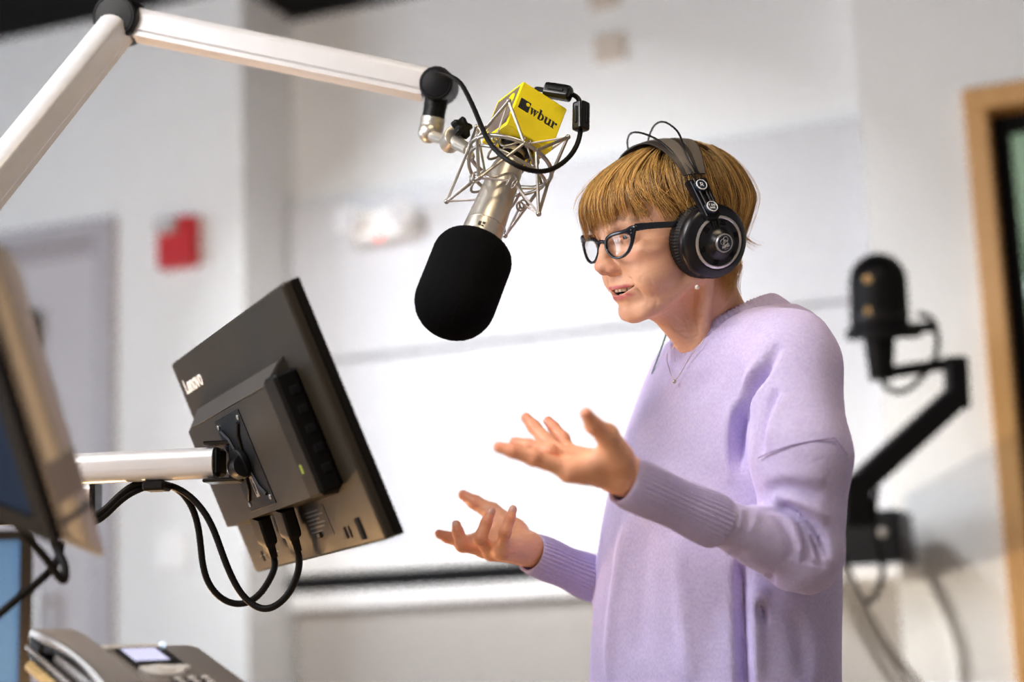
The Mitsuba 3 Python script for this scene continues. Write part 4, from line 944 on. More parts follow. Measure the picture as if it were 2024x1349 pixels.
pr('eye_mat', {'type': 'mesh_attribute', 'name': 'vertex_color'}, .12, spec=.6)
for s in (1, -1):
    e = trimesh.creation.icosphere(5, 11.7); gz = unit((s * -.10, 1, -.14)); c_ = e.vertices @ gz / 11.7
    ang = np.degrees(np.arccos(np.clip(c_, -1, 1)))
    col = np.where((ang < 11)[:, None], (.012, .012, .014), np.where((ang < 28)[:, None], (.16, .22, .26), (.74, .70, .66)))
    col = np.where(((ang > 24.5) & (ang < 28.5))[:, None], (.05, .06, .07), col)
    e.vertices = e.vertices * (1 + .06 * np.clip((c_ - .86) / .14, 0, 1)[:, None]) + np.array([s * 31.0, 70.5, 12.2])
    obj('eye', trimesh.Trimesh(fromH(e.vertices), e.faces[:, ::-1], process=False), 'eye_mat', who, smooth=True, color=col)
pr('tooth_mat', (.80, .76, .66), .25)
def teeth(z0, z1, y0, n, w):
    out = []
    for i in range(n):
        x = (i - (n - 1) / 2) * w; b = cbox(w * .96, 5, abs(z1 - z0), 1.2); sl = math.atan(-2 * .022 * x)
        b.apply_transform(trimesh.transformations.rotation_matrix(sl, (0, 0, 1))); b.apply_translation((x, y0 - .022 * x * x, (z0 + z1) / 2)); out.append(b)
    return join(out)
for z0, z1, y0, n, w in ((-48.5, -55.0, 80.0, 8, 6.4), (-57.0, -63.5, 76.0, 8, 5.4)):
    obj('teeth', tf(teeth(z0, z1, y0, n, w), HM), 'tooth_mat', who, smooth=30)
# ------------------------------------------------------------------ hair
def headX(px, py, X):
    """head-frame point at depth x = X on the line of sight of a measured feature"""
    o, d = toH(CAM), toH(P(px, py, 1.0)) - toH(CAM); return o + d * ((X - o[0]) / d[0])
HT_, HC_ = 130.0, 44.0
def hair_pt(ph_, z, k=1.0):
    """point of the hair's outer surface (head millimetres): azimuth from the front towards her left, height z, k scales it towards the head"""
    ph_, z = np.broadcast_arrays(np.asarray(ph_, float), np.asarray(z, float))
    t = np.clip((z - HC_) / (HT_ - HC_), 0, 1); low = np.clip((HC_ - z) / 120, 0, 1.2)
    cs, sn = np.cos(ph_), np.sin(ph_)
    dome = (1 - t ** (1.9 + .15 * cs - .25 * np.clip(-cs, 0, 1))) ** .5
    front, back = np.clip(cs, 0, 1), np.clip(-cs, 0, 1)
    a = (84 + 8 * np.clip(cs, 0, 1) * (sn < 0)) * dome * (1 - .34 * low ** 1.2)
    b = np.where(cs > 0, 126, 123 * (1 - .60 * low ** 1.2)) * dome
    cy = -10 - 22 * t ** 1.5
    return np.stack([a * sn * k, cy + b * cs * k, HC_ + (z - HC_) * (.5 + .5 * k)], -1)
_pe = np.radians([0, 25, 42, 56, 72, 95, 120, 150, 180]); _ze = PchipInterpolator(_pe, [37, 37, 36, 22, 4, -12, -40, -50, -52])
def z_end(ph_): return _ze(np.abs((ph_ + np.pi) % (2 * np.pi) - np.pi))
def make_hair():
    r_ = np.random.default_rng(21); M = 15; VV, FF, CC = [], [], []; o = 0; sides = 3
    ang = np.arange(sides) * 2 * np.pi / sides
    ii, jj = np.meshgrid(np.arange(M - 1), np.arange(sides), indexing='ij'); kk = (jj + 1) % sides
    q = np.stack([ii * sides + jj, ii * sides + kk, (ii + 1) * sides + kk, (ii + 1) * sides + jj], -1).reshape(-1, 4); tri = np.vstack([q[:, [0, 1, 2]], q[:, [0, 2, 3]]])
    dark, mid, gold, pale = (np.array(c) for c in ((.16, .075, .022), (.36, .19, .055), (.68, .40, .115), (.86, .60, .24)))
    s = np.linspace(0, 1, M)
    def strand(p, rad, col):
        nonlocal o
        t = np.gradient(p, axis=0); t /= np.linalg.norm(t, axis=1, keepdims=True) + 1e-9
        a = np.cross(t, (.3, .2, .93)); a /= np.linalg.norm(a, axis=1, keepdims=True) + 1e-9; b = np.cross(t, a)
        rr = rad * np.clip(1.15 - s ** 3, .15, 1)
        VV.append((p[:, None] + rr[:, None, None] * (np.cos(ang)[None, :, None] * a[:, None] + np.sin(ang)[None, :, None] * b[:, None])).reshape(-1, 3))
        FF.append(tri + o); CC.append(np.repeat(col, sides, 0)); o += M * sides
    nclump = 560
    for c in range(nclump):
        ph0 = r_.uniform(-np.pi, np.pi)
        if c < 90: ph0 = r_.normal(0, .42)
        k0 = 1 - .15 * r_.random() ** 1.3
        zs = HT_ - .5 - (HT_ - 40) * r_.random() ** 1.7 * .75
        fr = abs(ph0) < .85
        if fr: zs = max(zs, 92)
        ze = z_end(ph0) + r_.normal(0, 8 if fr else 9) - (9 if -.9 < ph0 < -.25 else 0)
        if fr and r_.random() < .45: ze += 24 * r_.random() ** 1.3
        if .35 < ph0 < 1.1 and r_.random() < .35: continue
        drift = r_.normal(0, .07) + (.20 * np.sin(ph0) if abs(ph0) > 1.3 else (.42 * np.sin(ph0) if ph0 > .55 else .05)); amp = r_.uniform(.006, .03); f0, f1 = r_.uniform(2, 5), r_.uniform(0, 6)
        tone = np.clip(r_.normal(.45, .25) + .30 * np.cos(ph0), 0, 1)
        base = mid * (1 - tone) + gold * tone
        flip = 16 * r_.random() if (abs(ph0) > 2.4 and r_.random() < .5) else 0
        for i in range(17 if not fr else 15):
            d0, d1 = r_.normal(0, .040), r_.normal(0, .6)
            z = zs + (ze + r_.normal(0, 4) - zs) * s
            ph_ = ph0 + d0 * (1 - .45 * s) + drift * s ** 1.5 + amp * np.sin(f0 * s + f1)
            k = k0 + r_.normal(0, .008) - (.03 if fr else .05) * s ** 3
            p = hair_pt(ph_, z, k)
            out = p * np.array([1, 1, 0]); out /= np.linalg.norm(out, axis=1, keepdims=True) + 1e-6
            p = p + out * (flip * np.clip((s - .8) / .2, 0, 1) ** 2)[:, None]
            p[:, 2] += flip * .5 * np.clip((s - .85) / .15, 0, 1)
            cc = base * (.72 + .56 * r_.random()); hl = np.clip(r_.normal(.12, .2), 0, .7); cc = cc * (1 - hl) + pale * hl
            if r_.random() < .22: cc = dark * (.8 + .8 * r_.random())
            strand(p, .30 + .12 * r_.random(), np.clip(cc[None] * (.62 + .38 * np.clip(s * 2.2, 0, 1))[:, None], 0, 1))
    for i in range(110):                                                     # flyaways
        ph0 = r_.uniform(-np.pi, np.pi); z = np.linspace(r_.uniform(80, 127), z_end(ph0) + r_.uniform(-18, 40), M)
        p = hair_pt(ph0 + r_.normal(0, .25) * s ** 2, z, 1.01 + r_.uniform(.0, .075) * np.sin(np.pi * s * r_.uniform(.5, 1)))
        strand(p, .16, np.tile(gold * r_.uniform(.7, 1.2), (M, 1)))
    for i in range(26):                                                      # wisps at the nape, one tuft turned out
        ph0 = 2.75 + r_.normal(0, .05); z = np.linspace(22, -20 + r_.normal(0, 3), M); p = hair_pt(ph0, z, .99)
        p[:, 1] -= 26 * np.clip((s - .62) / .38, 0, 1) ** 1.5 * (1 + .2 * r_.normal()); p[:, 0] += 6 * s ** 3
        strand(p, .28, np.tile(gold * r_.uniform(.7, 1.2), (M, 1)))
    for i in range(300):                                                     # loose hair behind the cup, down to the nape
        X = r_.uniform(40, 60); a_ = headX(r_.uniform(1425, 1468), r_.uniform(505, 525), X + 4); e_ = headX(r_.normal(1437, 11), r_.uniform(545, 600), X - r_.uniform(2, 16))
        m_ = (a_ + e_) / 2 + np.array([4, -4, 0]) + r_.normal(0, 2.5, 3); u_ = s[:, None]
        p = a_ * (1 - u_) ** 2 + 2 * m_ * u_ * (1 - u_) + e_ * u_ ** 2; p[:, :2] += (1.6 * np.sin(s * r_.uniform(3, 7) + r_.uniform(0, 6)) * s)[:, None]
        strand(p, .22, np.tile((mid * (1 - X / 80) + gold * X / 80) * r_.uniform(.6, 1.25), (M, 1)))
    # scalp cap beneath the strands
    phs = np.linspace(-np.pi, np.pi, 121)[:-1]; zz = np.linspace(0, 1, 26)
    lim = np.array([(78 if abs(x) < .72 else max(z_end(x) + 6, 14 if abs(x) < 1.5 else -60)) for x in phs])
    lim = np.convolve(np.r_[lim[-4:], lim, lim[:4]], np.ones(9) / 9, 'valid')
    top_ = HT_ - .3
    P_ = np.stack([hair_pt(phs, top_ + (lim - top_) * u ** .8, .86 - .05 * u) for u in zz])
    n0, n1 = P_.shape[:2]; i, j = np.meshgrid(np.arange(n0 - 1), np.arange(n1), indexing='ij'); k = (j + 1) % n1
    q = np.stack([i * n1 + j, (i + 1) * n1 + j, (i + 1) * n1 + k, i * n1 + k], -1).reshape(-1, 4)
    VV.append(P_.reshape(-1, 3)); FF.append(np.vstack([q[:, [0, 1, 2]], q[:, [0, 2, 3]]]) + o)
    nz = meshkit.noise(np.c_[np.repeat(phs[None] * 30, n0, 0).ravel(), np.repeat(zz[:, None] * 2, n1, 1).ravel(), np.zeros(n0 * n1)], 2)
    CC.append(dark[None] * 1.1 * (1 - nz[:, None]) + mid[None] * .9 * nz[:, None])
    return np.vstack(VV), np.vstack(FF), np.vstack(CC)
pr('hair_mat', {'type': 'mesh_attribute', 'name': 'vertex_color'}, .42, spec=.5)
hairv, hairf, hairc = make_hair()
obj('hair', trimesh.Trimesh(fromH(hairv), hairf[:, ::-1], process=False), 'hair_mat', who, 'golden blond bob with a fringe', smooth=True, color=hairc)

# ------------------------------------------------------------------ eyeglasses
gl = thing('eyeglasses', 'dark cat-eye glasses worn by the woman', 'glasses')
def lens_y(x): return 97.5 - .0024 * x * x
outer = [(7.5, 17), (9, 24), (15, 30.5), (26, 34), (40, 35.5), (54, 37.5), (64, 40), (67.5, 38), (65.5, 30), (62.5, 22), (58, 10), (51, -.5), (41, -7), (31, -8.5), (21, -5.5), (13, 2), (8.5, 10)]
inner = [(11, 15), (12.5, 22), (19, 27), (30, 29.5), (42, 30), (52, 29), (57, 24), (56.5, 17), (53, 8), (47, 0), (39, -4.5), (30.5, -5.5), (22.5, -3), (16, 3), (12, 9)]
GD = -11.0
outer = [(x, 15 + (z - 15) * .78) for x, z in outer]; inner = [(x, 15 + (z - 15) * .76) for x, z in inner]
def closed_curve(pts, n=96):
    p = np.vstack([pts, pts[:1]]); t_ = np.r_[0, np.cumsum(np.linalg.norm(np.diff(p, axis=0), axis=1))]
    return CubicSpline(t_, p, bc_type='periodic')(np.linspace(0, t_[-1], n, endpoint=False))
def rim(s):
    O_, I_ = closed_curve(np.array(outer, float)), closed_curve(np.array(inner, float)); n = len(O_)
    def ang_sort(a): 
        c = np.array([36, 13.0]); t = np.arctan2(*(a - c).T[::-1]); return a[np.argsort(t)], np.sort(t)
    (O_, to), (I_, ti) = ang_sort(O_), ang_sort(I_)
    I_ = np.c_[np.interp(to, np.r_[ti - 2 * np.pi, ti, ti + 2 * np.pi], np.tile(I_[:, 0], 3)), np.interp(to, np.r_[ti - 2 * np.pi, ti, ti + 2 * np.pi], np.tile(I_[:, 1], 3))]
    def lift(a, dy): return np.c_[s * a[:, 0], lens_y(a[:, 0]) + dy, a[:, 1] + GD]
    m = O_ * .5 + I_ * .5
    rings = [lift(O_, -1.6), lift(O_, 1.0), lift(O_ * .8 + I_ * .2, 1.7), lift(I_ * .8 + O_ * .2, 1.7), lift(I_, 1.0), lift(I_, -1.6)]
    v = np.vstack(rings); R_ = len(rings); i, j = np.meshgrid(np.arange(R_), np.arange(n), indexing='ij'); i2, k = (i + 1) % R_, (j + 1) % n
    q = np.stack([i * n + j, i * n + k, i2 * n + k, i2 * n + j], -1).reshape(-1, 4)
    t = trimesh.Trimesh(v, np.vstack([q[:, [0, 1, 2]], q[:, [0, 2, 3]]]), process=False); t.fix_normals()
    c = lift(I_ * 1.0, 0); ctr = c.mean(0); lv = np.vstack([c, (c + ctr) / 2, ctr[None]]); lv[n:, 1] = lens_y(np.abs(lv[n:, 0])) + .8
    jj = np.arange(n); kk = (jj + 1) % n
    lf = np.vstack([np.stack([jj, kk, n + kk], 1), np.stack([jj, n + kk, n + jj], 1), np.stack([n + jj, n + kk, jj * 0 + 2 * n], 1)])
    return t, trimesh.Trimesh(lv, lf, process=False)
pr('frame_mat', (.006, .008, .014), .16, spec=.5)
for s in (1, -1):
    t, l = rim(s)
    obj('rim', tf(t, HM), 'frame_mat', gl, smooth=40); obj('lens', tf(l, HM), 'lens_glass', gl, 'clear lens', smooth=True)
    h0 = np.array([s * 65, lens_y(65) - 1, 31.5 + GD]); h1 = np.array([s * 71, 68, 31.5 + GD]); h2 = np.array([s * 77, 8, 27.5 + GD]); h3 = np.array([s * 76, -22, 4 + GD])
    pts = smooth_path([h0, h1, (h1 + h2) / 2 + np.array([s * 1.5, 0, .5]), h2, h3], 30)
    hh_ = np.interp(np.linspace(0, 1, 30), [0, .15, .8, 1], [4.6, 4.0, 3.4, 2.6])
    t_ = np.gradient(pts, axis=0); t_ /= np.linalg.norm(t_, axis=1, keepdims=True); up_ = np.array([0, 0, 1.0]) - t_ * t_[:, 2:]; up_ /= np.linalg.norm(up_, axis=1, keepdims=True); sd = np.cross(t_, up_)
    cs_ = np.array([(-1, -.8), (-.8, -1), (.8, -1), (1, -.8), (1, .8), (.8, 1), (-.8, 1), (-1, .8)])
    rr = np.stack([p_ + sd_ * 1.3 * cs_[:, :1] + u_ * h_ * cs_[:, 1:] for p_, sd_, u_, h_ in zip(pts, sd, up_, hh_)])
    n = 8; L = 30; i, j = np.meshgrid(np.arange(L - 1), np.arange(n), indexing='ij'); k = (j + 1) % n
    q = np.stack([i * n + j, i * n + k, (i + 1) * n + k, (i + 1) * n + j], -1).reshape(-1, 4); v = np.vstack([rr.reshape(-1, 3), pts[:1], pts[-1:]]); jj = np.arange(n)
    tm_ = trimesh.Trimesh(v, np.vstack([q[:, [0, 1, 2]], q[:, [0, 2, 3]], np.stack([jj * 0 + L * n, (jj + 1) % n, jj], 1), np.stack([jj * 0 + L * n + 1, (L - 1) * n + jj, (L - 1) * n + (jj + 1) % n], 1)]), process=False); tm_.fix_normals()
    obj('temple', tf(tm_, HM), 'frame_mat', gl, smooth=30)
    for zz_ in (29.5, 25.5):
        st_ = trimesh.creation.icosphere(2, .75); st_.apply_translation((s * 60.5, lens_y(60.5) + 1.6, zz_ + GD)); obj('stud', tf(st_, HM), 'steel', gl)
scene['lens_glass'] = {'type': 'thindielectric', 'int_ior': 1.28}
obj('bridge', tf(tube(smooth_path([(-10, 96.6, 19 + GD), (-4, 98.5, 21.5 + GD), (4, 98.5, 21.5 + GD), (10, 96.6, 19 + GD)], 16), 2.2, 10), HM), 'frame_mat', gl, smooth=True)

# ------------------------------------------------------------------ headphones
hp = thing('headphones', 'black over-ear studio headphones with silver rings worn over the blond hair', 'headphones')
pr('hp_black', (.005, .005, .007), .30, spec=.4); pr('hp_cushion', (.007, .007, .008), .5, spec=.3); pr('hp_ring', (.66, .62, .60), .3, metal=.85); pr('hp_strap', (.035, .028, .024), .36); pr('hp_light', (.15, .13, .115), .30, metal=.3); pr('hp_navy', (.014, .020, .040), .25)
def cup(side):
    if side > 0:
        c0 = headX(1418, 478.6, 100.0); ax_ = unit(HRc.T @ np.array([.43, .14, -.885])); upx = unit(HRc.T @ np.array([-.25, -.95, 0]))
    else:
        c0 = np.array([-100.0, c0_near[1], c0_near[2]]); ax_ = np.array([-ax_near[0], ax_near[1], ax_near[2]]); upx = np.array([0, -.2, 1.0])
    f = frame_z(c0, ax_, upx)           # x up the cup, z outwards
    return c0, ax_, f
c0_near, ax_near, _f = cup(1)
for side in (1, -1):
    c0, ax_, f = cup(side); M_ = HM @ f @ np.diag([.955, .955, .955, 1])
    c_ = obj('ear_cup', tf(lathe([(0, -21), (44, -21), (47.5, -19), (48.5, -14), (48.5, -9), (46.5, -6), (47, -4.5), (44.5, -1.5), (38, 2.2), (35.0, 3.0), (0, 3.0)], 80), M_), 'hp_black', hp, 'round black ear cup')
    obj('rim_ring', tf(lathe([(30.2, 2.5), (30.6, 4.2), (31.6, 5.0), (33.4, 4.4), (34.6, 3.4), (34.6, 2.5)], 80), M_), 'hp_ring', c_, 'silver ring')
    obj('grille', tf(lathe([(0, 2.8), (30, 2.8), (29.5, 4.0), (24, 4.6), (20, 6.2), (16, 10), (13.2, 14.5), (0, 14.5)], 64), M_), 'hp_black', c_)
    for k in range(6):
        a = k * np.pi / 3 + .35
        for j in (-1, 0, 1):
            obj('grille_slot', tf(cbox(3.0, 8.5 - 2 * abs(j), 1.2, .3, (0, 0, 0)), M_ @ frame((24 * math.cos(a) + j * 3.6 * math.cos(a), 24 * math.sin(a) + j * 3.6 * math.sin(a), 4.7 - .25 * j), (math.cos(a), math.sin(a), -.12), (-math.sin(a), math.cos(a), 0), (.12 * math.cos(a), .12 * math.sin(a), 1))), 'dark_gap', c_)
    em_ = obj('emblem', tf(lathe([(0, 17.0), (10.4, 17.0), (10.6, 16), (12.4, 16), (12.4, 13), (0, 13)], 56), M_), 'hp_navy', c_, 'round emblem with three rings and lettering')
    obj('emblem_ring', tf(lathe([(10.5, 16.5), (10.7, 17.6), (12.0, 17.6), (12.5, 16.6), (12.5, 14), (10.5, 14)], 56), M_), 'hp_ring', em_)
    if side > 0:
        # reading frame: right and up as worn in the picture
        ex = unit(HRc.T @ np.array([.93, -.32, .2])); ex = unit(ex - ax_ * (ex @ ax_)); ey = np.cross(ex, ax_); E_ = HM @ frame(c0 + ax_ * 17.05, ex, ey, ax_)
        circ = [tube([(x + 3.2 * math.cos(t), y + 3.2 * math.sin(t), .1) for t in np.linspace(0, 2 * np.pi, 30, endpoint=False)], .22, 6, closed=True) for x, y in ((-2.6, 2.6), (2.2, 4.4), (.9, .4))]
        obj('emblem_circles', tf(join(*circ), E_), 'letter_white', em_)
        tx = meshkit.text_mesh('AKG', 3.7, .3, bold=True); tx.apply_translation([-tx.bounds[:, 0].mean(), -5.6, 0]); obj('emblem_lettering', tf(tx, E_), 'letter_white', em_, smooth=False)
        obj('emblem_fine_print', tf(join(*[cbox(.8, .8, .2, .05, (x, -7.4, .1)) for x in (-2.4, -1.3, .3, 1.3, 2.3)]), E_), 'hp_ring', em_)
    cu = lathe([(0, -40), (28, -40), (30, -42), (42, -44), (48, -41), (50.5, -34), (50, -26), (46, -21), (0, -21)], 360)
    v = cu.vertices; th = np.arctan2(v[:, 1], v[:, 0]); rr = np.hypot(v[:, 0], v[:, 1]); amp = np.where((rr > 40) & (v[:, 2] < -22), .55, 0) * np.sin(th * 72)
    v[:, :2] *= (1 + amp / np.maximum(rr, 1))[:, None]
    obj('ear_cushion', tf(trimesh.Trimesh(v, cu.faces, process=False), M_), 'hp_cushion', hp, 'black padded ear cushion', smooth=25)
# slider plate, badges and rods on the near side (and mirrored on the far side)
Rb, Kb = headX(1386, 366, 99.0), headX(1407, 409, 113.0)
nb = unit(np.array([.95, .02, .30])); upb = unit(Rb - Kb); nb = unit(nb - upb * (nb @ upb))
mir = np.diag([-1.0, 1, 1, 1])
def both_sides(name, mesh, mat, label=None, par=hp, sm_=35, far=True):
    k_ = obj(name, tf(mesh, HM), mat, par, label, smooth=sm_)
    if far:
        m_ = tf(mesh, mir); m_.invert(); obj(name, tf(m_, HM), mat, par, label, smooth=sm_)
    return k_
fB = frame(Kb, np.cross(upb, nb), upb, nb); LB = np.linalg.norm(Rb - Kb)
pl = LineString([(0, -3), (0, LB * .6)]).buffer(12, quad_segs=8).union(Polygon([(-12, 0), (12, 0), (15.5, LB + 12), (-15.5, LB + 12)])).buffer(-3).buffer(3)
both_sides('slider_plate', tf(extrude(pl, 5.0), fB @ frame((0, 0, -9.5), (1, 0, 0), (0, 1, 0), (0, 0, 1))), 'hp_black', 'black slider plate')
both_sides('slider_groove', join(*[tf(cbox(2.0, LB + 20, 2.4, .8, (x, LB / 2, -4.0)), fB) for x in (-9.5, 9.5)]), 'hp_black')
for nm_, c_ in (('size_badge', Rb), ('model_badge', Kb)):
    fb_ = frame(c_, fB[:3, 0], fB[:3, 1], fB[:3, 2])
    b_ = both_sides(nm_, tf(lathe([(0, 1.6), (6.2, 1.6), (6.5, .8), (7.9, .8), (8.3, 0), (8.3, -6), (0, -6)], 48), fb_), 'hp_navy', 'round badge with a white ring')
    obj('badge_ring', tf(lathe([(6.1, 1.2), (6.3, 2.1), (7.2, 2.1), (7.4, 1.2), (7.4, .2), (6.1, .2)], 48), HM @ fb_), 'letter_white', b_)
    ex = unit(HRc.T @ np.array([.96, -.22, 0])); ex = unit(ex - nb * (ex @ nb)); fe = HM @ frame(c_ + nb * 1.62, ex, np.cross(ex, nb), nb)
    if nm_ == 'size_badge':
        tx = meshkit.text_mesh('R', 5.4, .3, bold=True); tx.apply_translation([-tx.bounds[:, 0].mean(), -2.7, 0]); obj('badge_letter', tf(tx, fe), 'letter_white', b_, 'white letter R', smooth=False)
    else:
        for s_, y_, h_ in (('K 240', .4, 3.1), ('MKII', -3.4, 2.3)):
            tx = meshkit.text_mesh(s_, h_, .3, bold=True); tx.apply_scale([min(1, 9.2 / np.ptp(tx.bounds[:, 0])), 1, 1]); tx.apply_translation([-tx.bounds[:, 0].mean(), y_, 0]); obj('badge_lettering', tf(tx, fe), 'letter_white', b_, smooth=False)
E0 = c0_near + ax_near * 12
for x in (-4.2, 4.2):
    a_ = Rb + fB[:3, 0] * x + upb * 12 - nb * 2.5; b_ = Kb + fB[:3, 0] * x - nb * 2.0; e_ = E0 + fB[:3, 0] * x * .9 + upb * 9
    both_sides('rod', join(rod(a_, b_, 1.35, 10), rod(b_, e_, 1.35, 10)), 'hp_black', 'black rod')
# two thin bows arching over the head
for pxs in ([(1375, 352, 92), (1359, 331, 84), (1334, 307, 68), (1310, 284, 48), (1285, 269, 22), (1261, 262, -8), (1249, 263, -30), (1241, 274, -58), (1240, 285, -74), (1242, 297, -88)],
            [(1383, 345, 90), (1362, 312, 80), (1350, 284, 62), (1341, 263, 40), (1326, 248, 12), (1310, 241, -14), (1297, 245, -36), (1287, 259, -58), (1282, 274, -72), (1280, 290, -86)]):
    q_ = [headX(*a) for a in pxs]; q_.append(np.array([-95, q_[0][1], q_[0][2] - 6]))
    obj('bow', tf(tube(smooth_path(q_, 90), 1.25, 10), HM), 'hp_black', hp, 'thin black bow', smooth=True)
# head strap following the hair
def strap(y_off0, w0, w1, mat, lift_, label=None, n=60, m=9, u0=-1, u1=1):
    tt_ = np.linspace(math.radians(22), math.radians(158), n); rows = []
    for t in tt_:
        e = abs(math.cos(t)) / math.cos(math.radians(22)); w = w0 + (w1 - w0) * e ** 2.2
        yc = -10 + (Rb[1] + 10) * e ** 1.3 + y_off0
        u = np.linspace(u0, u1, m)
        X = (95 + lift_) * math.cos(t); Z = 40 + (93 + lift_ - 3.0 * u ** 2) * math.sin(t) ** .92
        rows.append(np.c_[np.full(m, X), yc + u * w / 2, np.full(m, 1.0) * Z])
    P_ = np.stack(rows); nrm = np.stack([np.cos(tt_), 0 * tt_, np.sin(tt_)], 1)[:, None]
    v = np.concatenate([P_.reshape(-1, 3), (P_ - nrm * 1.8).reshape(-1, 3)]); i, j = np.meshgrid(np.arange(n - 1), np.arange(m - 1), indexing='ij')
    q = np.stack([i * m + j, i * m + j + 1, (i + 1) * m + j + 1, (i + 1) * m + j], -1).reshape(-1, 4); N = n * m
    side = []
    for e_ in (0, m - 1):
        a = np.arange(n - 1) * m + e_; sdq = np.stack([a, a + m, a + m + N, a + N], 1); side.append(sdq if e_ == 0 else sdq[:, ::-1])
    q = np.vstack([q, q[:, ::-1] + N, *side]); t = trimesh.Trimesh(v, np.vstack([q[:, [0, 1, 2]], q[:, [0, 2, 3]]]), process=False); t.fix_normals()
    return obj('head_strap' if mat == 'hp_strap' else 'strap_panel', tf(t, HM), mat, hp, label, smooth=40)
strap(0, 68, 33, 'hp_strap', 0.0, 'dark leather head strap')
strap(0, 68, 33, 'hp_light', 0.8, 'satin grey strap panel', u0=-.92, u1=-.34)
strap(0, 68, 33, 'hp_light', 0.8, 'satin grey strap panel', u0=.02, u1=.66)
# earring
er_ = trimesh.creation.icosphere(3, 3.0); er_.apply_translation(headX(1378, 568, 72)); pr('pearl', (.80, .74, .66), .2)
solo('earring', tf(er_, HM), 'pearl', 'small pearl earring below the headphone cup', 'earring', smooth=True)
# ------------------------------------------------------------------ hands
def hand_sdf_factory(W0, W1, mcp, fingers, thumb, pr_, wr):
    segs = []
    for m_, r in zip(mcp, (.0125, .0120, .0115, .0108)):
        segs.append((W0 * .72 + m_ * .28, m_, wr * .72, r, .012))
    segs.append((W1, W0, wr * .90, wr, .012))
    fs = []
    for m_, f, r0 in zip(mcp, fingers, (.0094, .0096, .0092, .0082)):
        j = [m_] + f; rs = [r0 * 1.05, r0 * .92, r0 * .80, r0 * .60]
        fs.append([(a, b, ra, rb) for a, b, ra, rb in zip(j[:-1], j[1:], rs[:-1], rs[1:])] + [(j[1], j[1] + 1e-5, r0 * .985, r0 * .985)])
    th = [(thumb[0], thumb[1], .0150, .0128), (thumb[1], thumb[2], .0118, .0090), (thumb[2], thumb[3], .0092, .0062)]
    def sdf(p):
        d = None
        for a, b, ra, rb, k in segs:
            c = cone(p, a, b, ra, rb); d = c if d is None else smin(d, c, k)
        d = smin(d, cone(p, W0, thumb[0], wr * .75, .0140), .012)
        d = smin(d, cone(p, W0, mcp[3], wr * .72, .011), .012)
        d = smin(d, cone(p, thumb[0], mcp[0], .0125, .0095), .012); d = smin(d, cone(p, thumb[0] * .45 + thumb[1] * .55, mcp[0] * .75 + W0 * .25, .0080, .0080), .012)
        t = None
        for a, b, ra, rb in th:
            c = cone(p, a, b, ra, rb); t = c if t is None else smin(t, c, .004)
        d = smin(d, t, .009)
        for f in fs:
            g = None
            for a, b, ra, rb in f:
                c = cone(p, a, b, ra, rb); g = c if g is None else smin(g, c, .0032)
            d = smin(d, g, .0048)
        return d
    return sdf
def build_hand(W0, W1, mcp, fingers, thumb, wr, wrinkle, seed, tendon, palm_side):
    fn = hand_sdf_factory(W0, W1, mcp, fingers, thumb, None, wr)
    pts = np.vstack([W0, W1, *mcp, *[q for f in fingers for q in f], *thumb]); m = mesh_sdf(fn, pts.min(0) - .035, pts.max(0) + .035, .0013)
    v, n = m.vertices.copy(), np.array(m.vertex_normals)
    # knuckle creases around the joints, tendons on the back of the hand
    for f, mc in zip(fingers, mcp):
        for j, prev, nxt in ((f[0], mc, f[1]), (f[1], f[0], f[2])):
            ax_ = unit(nxt - prev)
            for o in (-.0028, 0, .0028):
                s_ = (v - j) @ ax_ - o; rad = np.linalg.norm(v - j, axis=1) < .0135
                v -= n * (np.where(rad, np.exp(-(s_ / .0008) ** 2), 0) * .00032)[:, None]
    for mc in mcp:
        a, b = W0 + (mc - W0) * .25 + tendon * .012, mc + tendon * .010
        v = groove(v, n, np.array([a, (a + b) / 2, b]), .0028, -.0011)
    for a_, b_, dp in wrinkle:
        v = groove(v, n, np.array([a_, (a_ + b_) / 2 + palm_side * .002, b_]), .0013, dp)
    v += n * ((meshkit.fbm(v * 260, 3, seed) - .5) * .0007)[:, None]
    col = skin_colour(v * 1000, .6, seed); col = col * np.array([1.02, .92, .86])
    jo = [(f[k] * 1000) for f in fingers for k in (0, 1, 2)] + [thumb[k] * 1000 for k in (2, 3)] + [mc * 1000 for mc in mcp]
    w = gsum(v * 1000, [(c, (11, 11, 11), .55) for c in jo]); col = mixc(col, (.68, .20, .125), w * (1.0 + .5 * meshkit.noise(v * 180, seed)))
    vein = np.clip(1 - np.abs(meshkit.fbm(v * 70, 2, seed + 2) - .5) * 22, 0, 1); col = mixc(col, (.48, .25, .15), vein * .12)
    return v, np.array(m.faces), col
nW0, nW1 = P(1236, 940, 1.876), P(1290, 972, 1.893)
nM = [P(1126, 930, 1.848), P(1122, 915, 1.868), P(1122, 907, 1.890), P(1128, 903, 1.910)]
nFi = [[P(1055, 905, 1.835), P(1013, 892, 1.830), P(986, 884, 1.830)], [P(1087, 894, 1.862), P(1046, 882, 1.870), P(1017, 875, 1.876)],
       [P(1080, 873, 1.912), P(1055, 844, 1.925), P(1040, 826, 1.930)], [P(1112, 868, 1.925), P(1094, 845, 1.935), P(1084, 832, 1.938)]]
nTh = [P(1222, 905, 1.850), P(1200, 861, 1.828), P(1173, 841, 1.812), P(1159, 818, 1.800)]
fW0, fW1 = P(1046, 1086, 2.215), P(1100, 1114, 2.24)
fM = [P(944, 1074, 2.212), P(957, 1086, 2.19), P(971, 1092, 2.166), P(992, 1088, 2.148)]
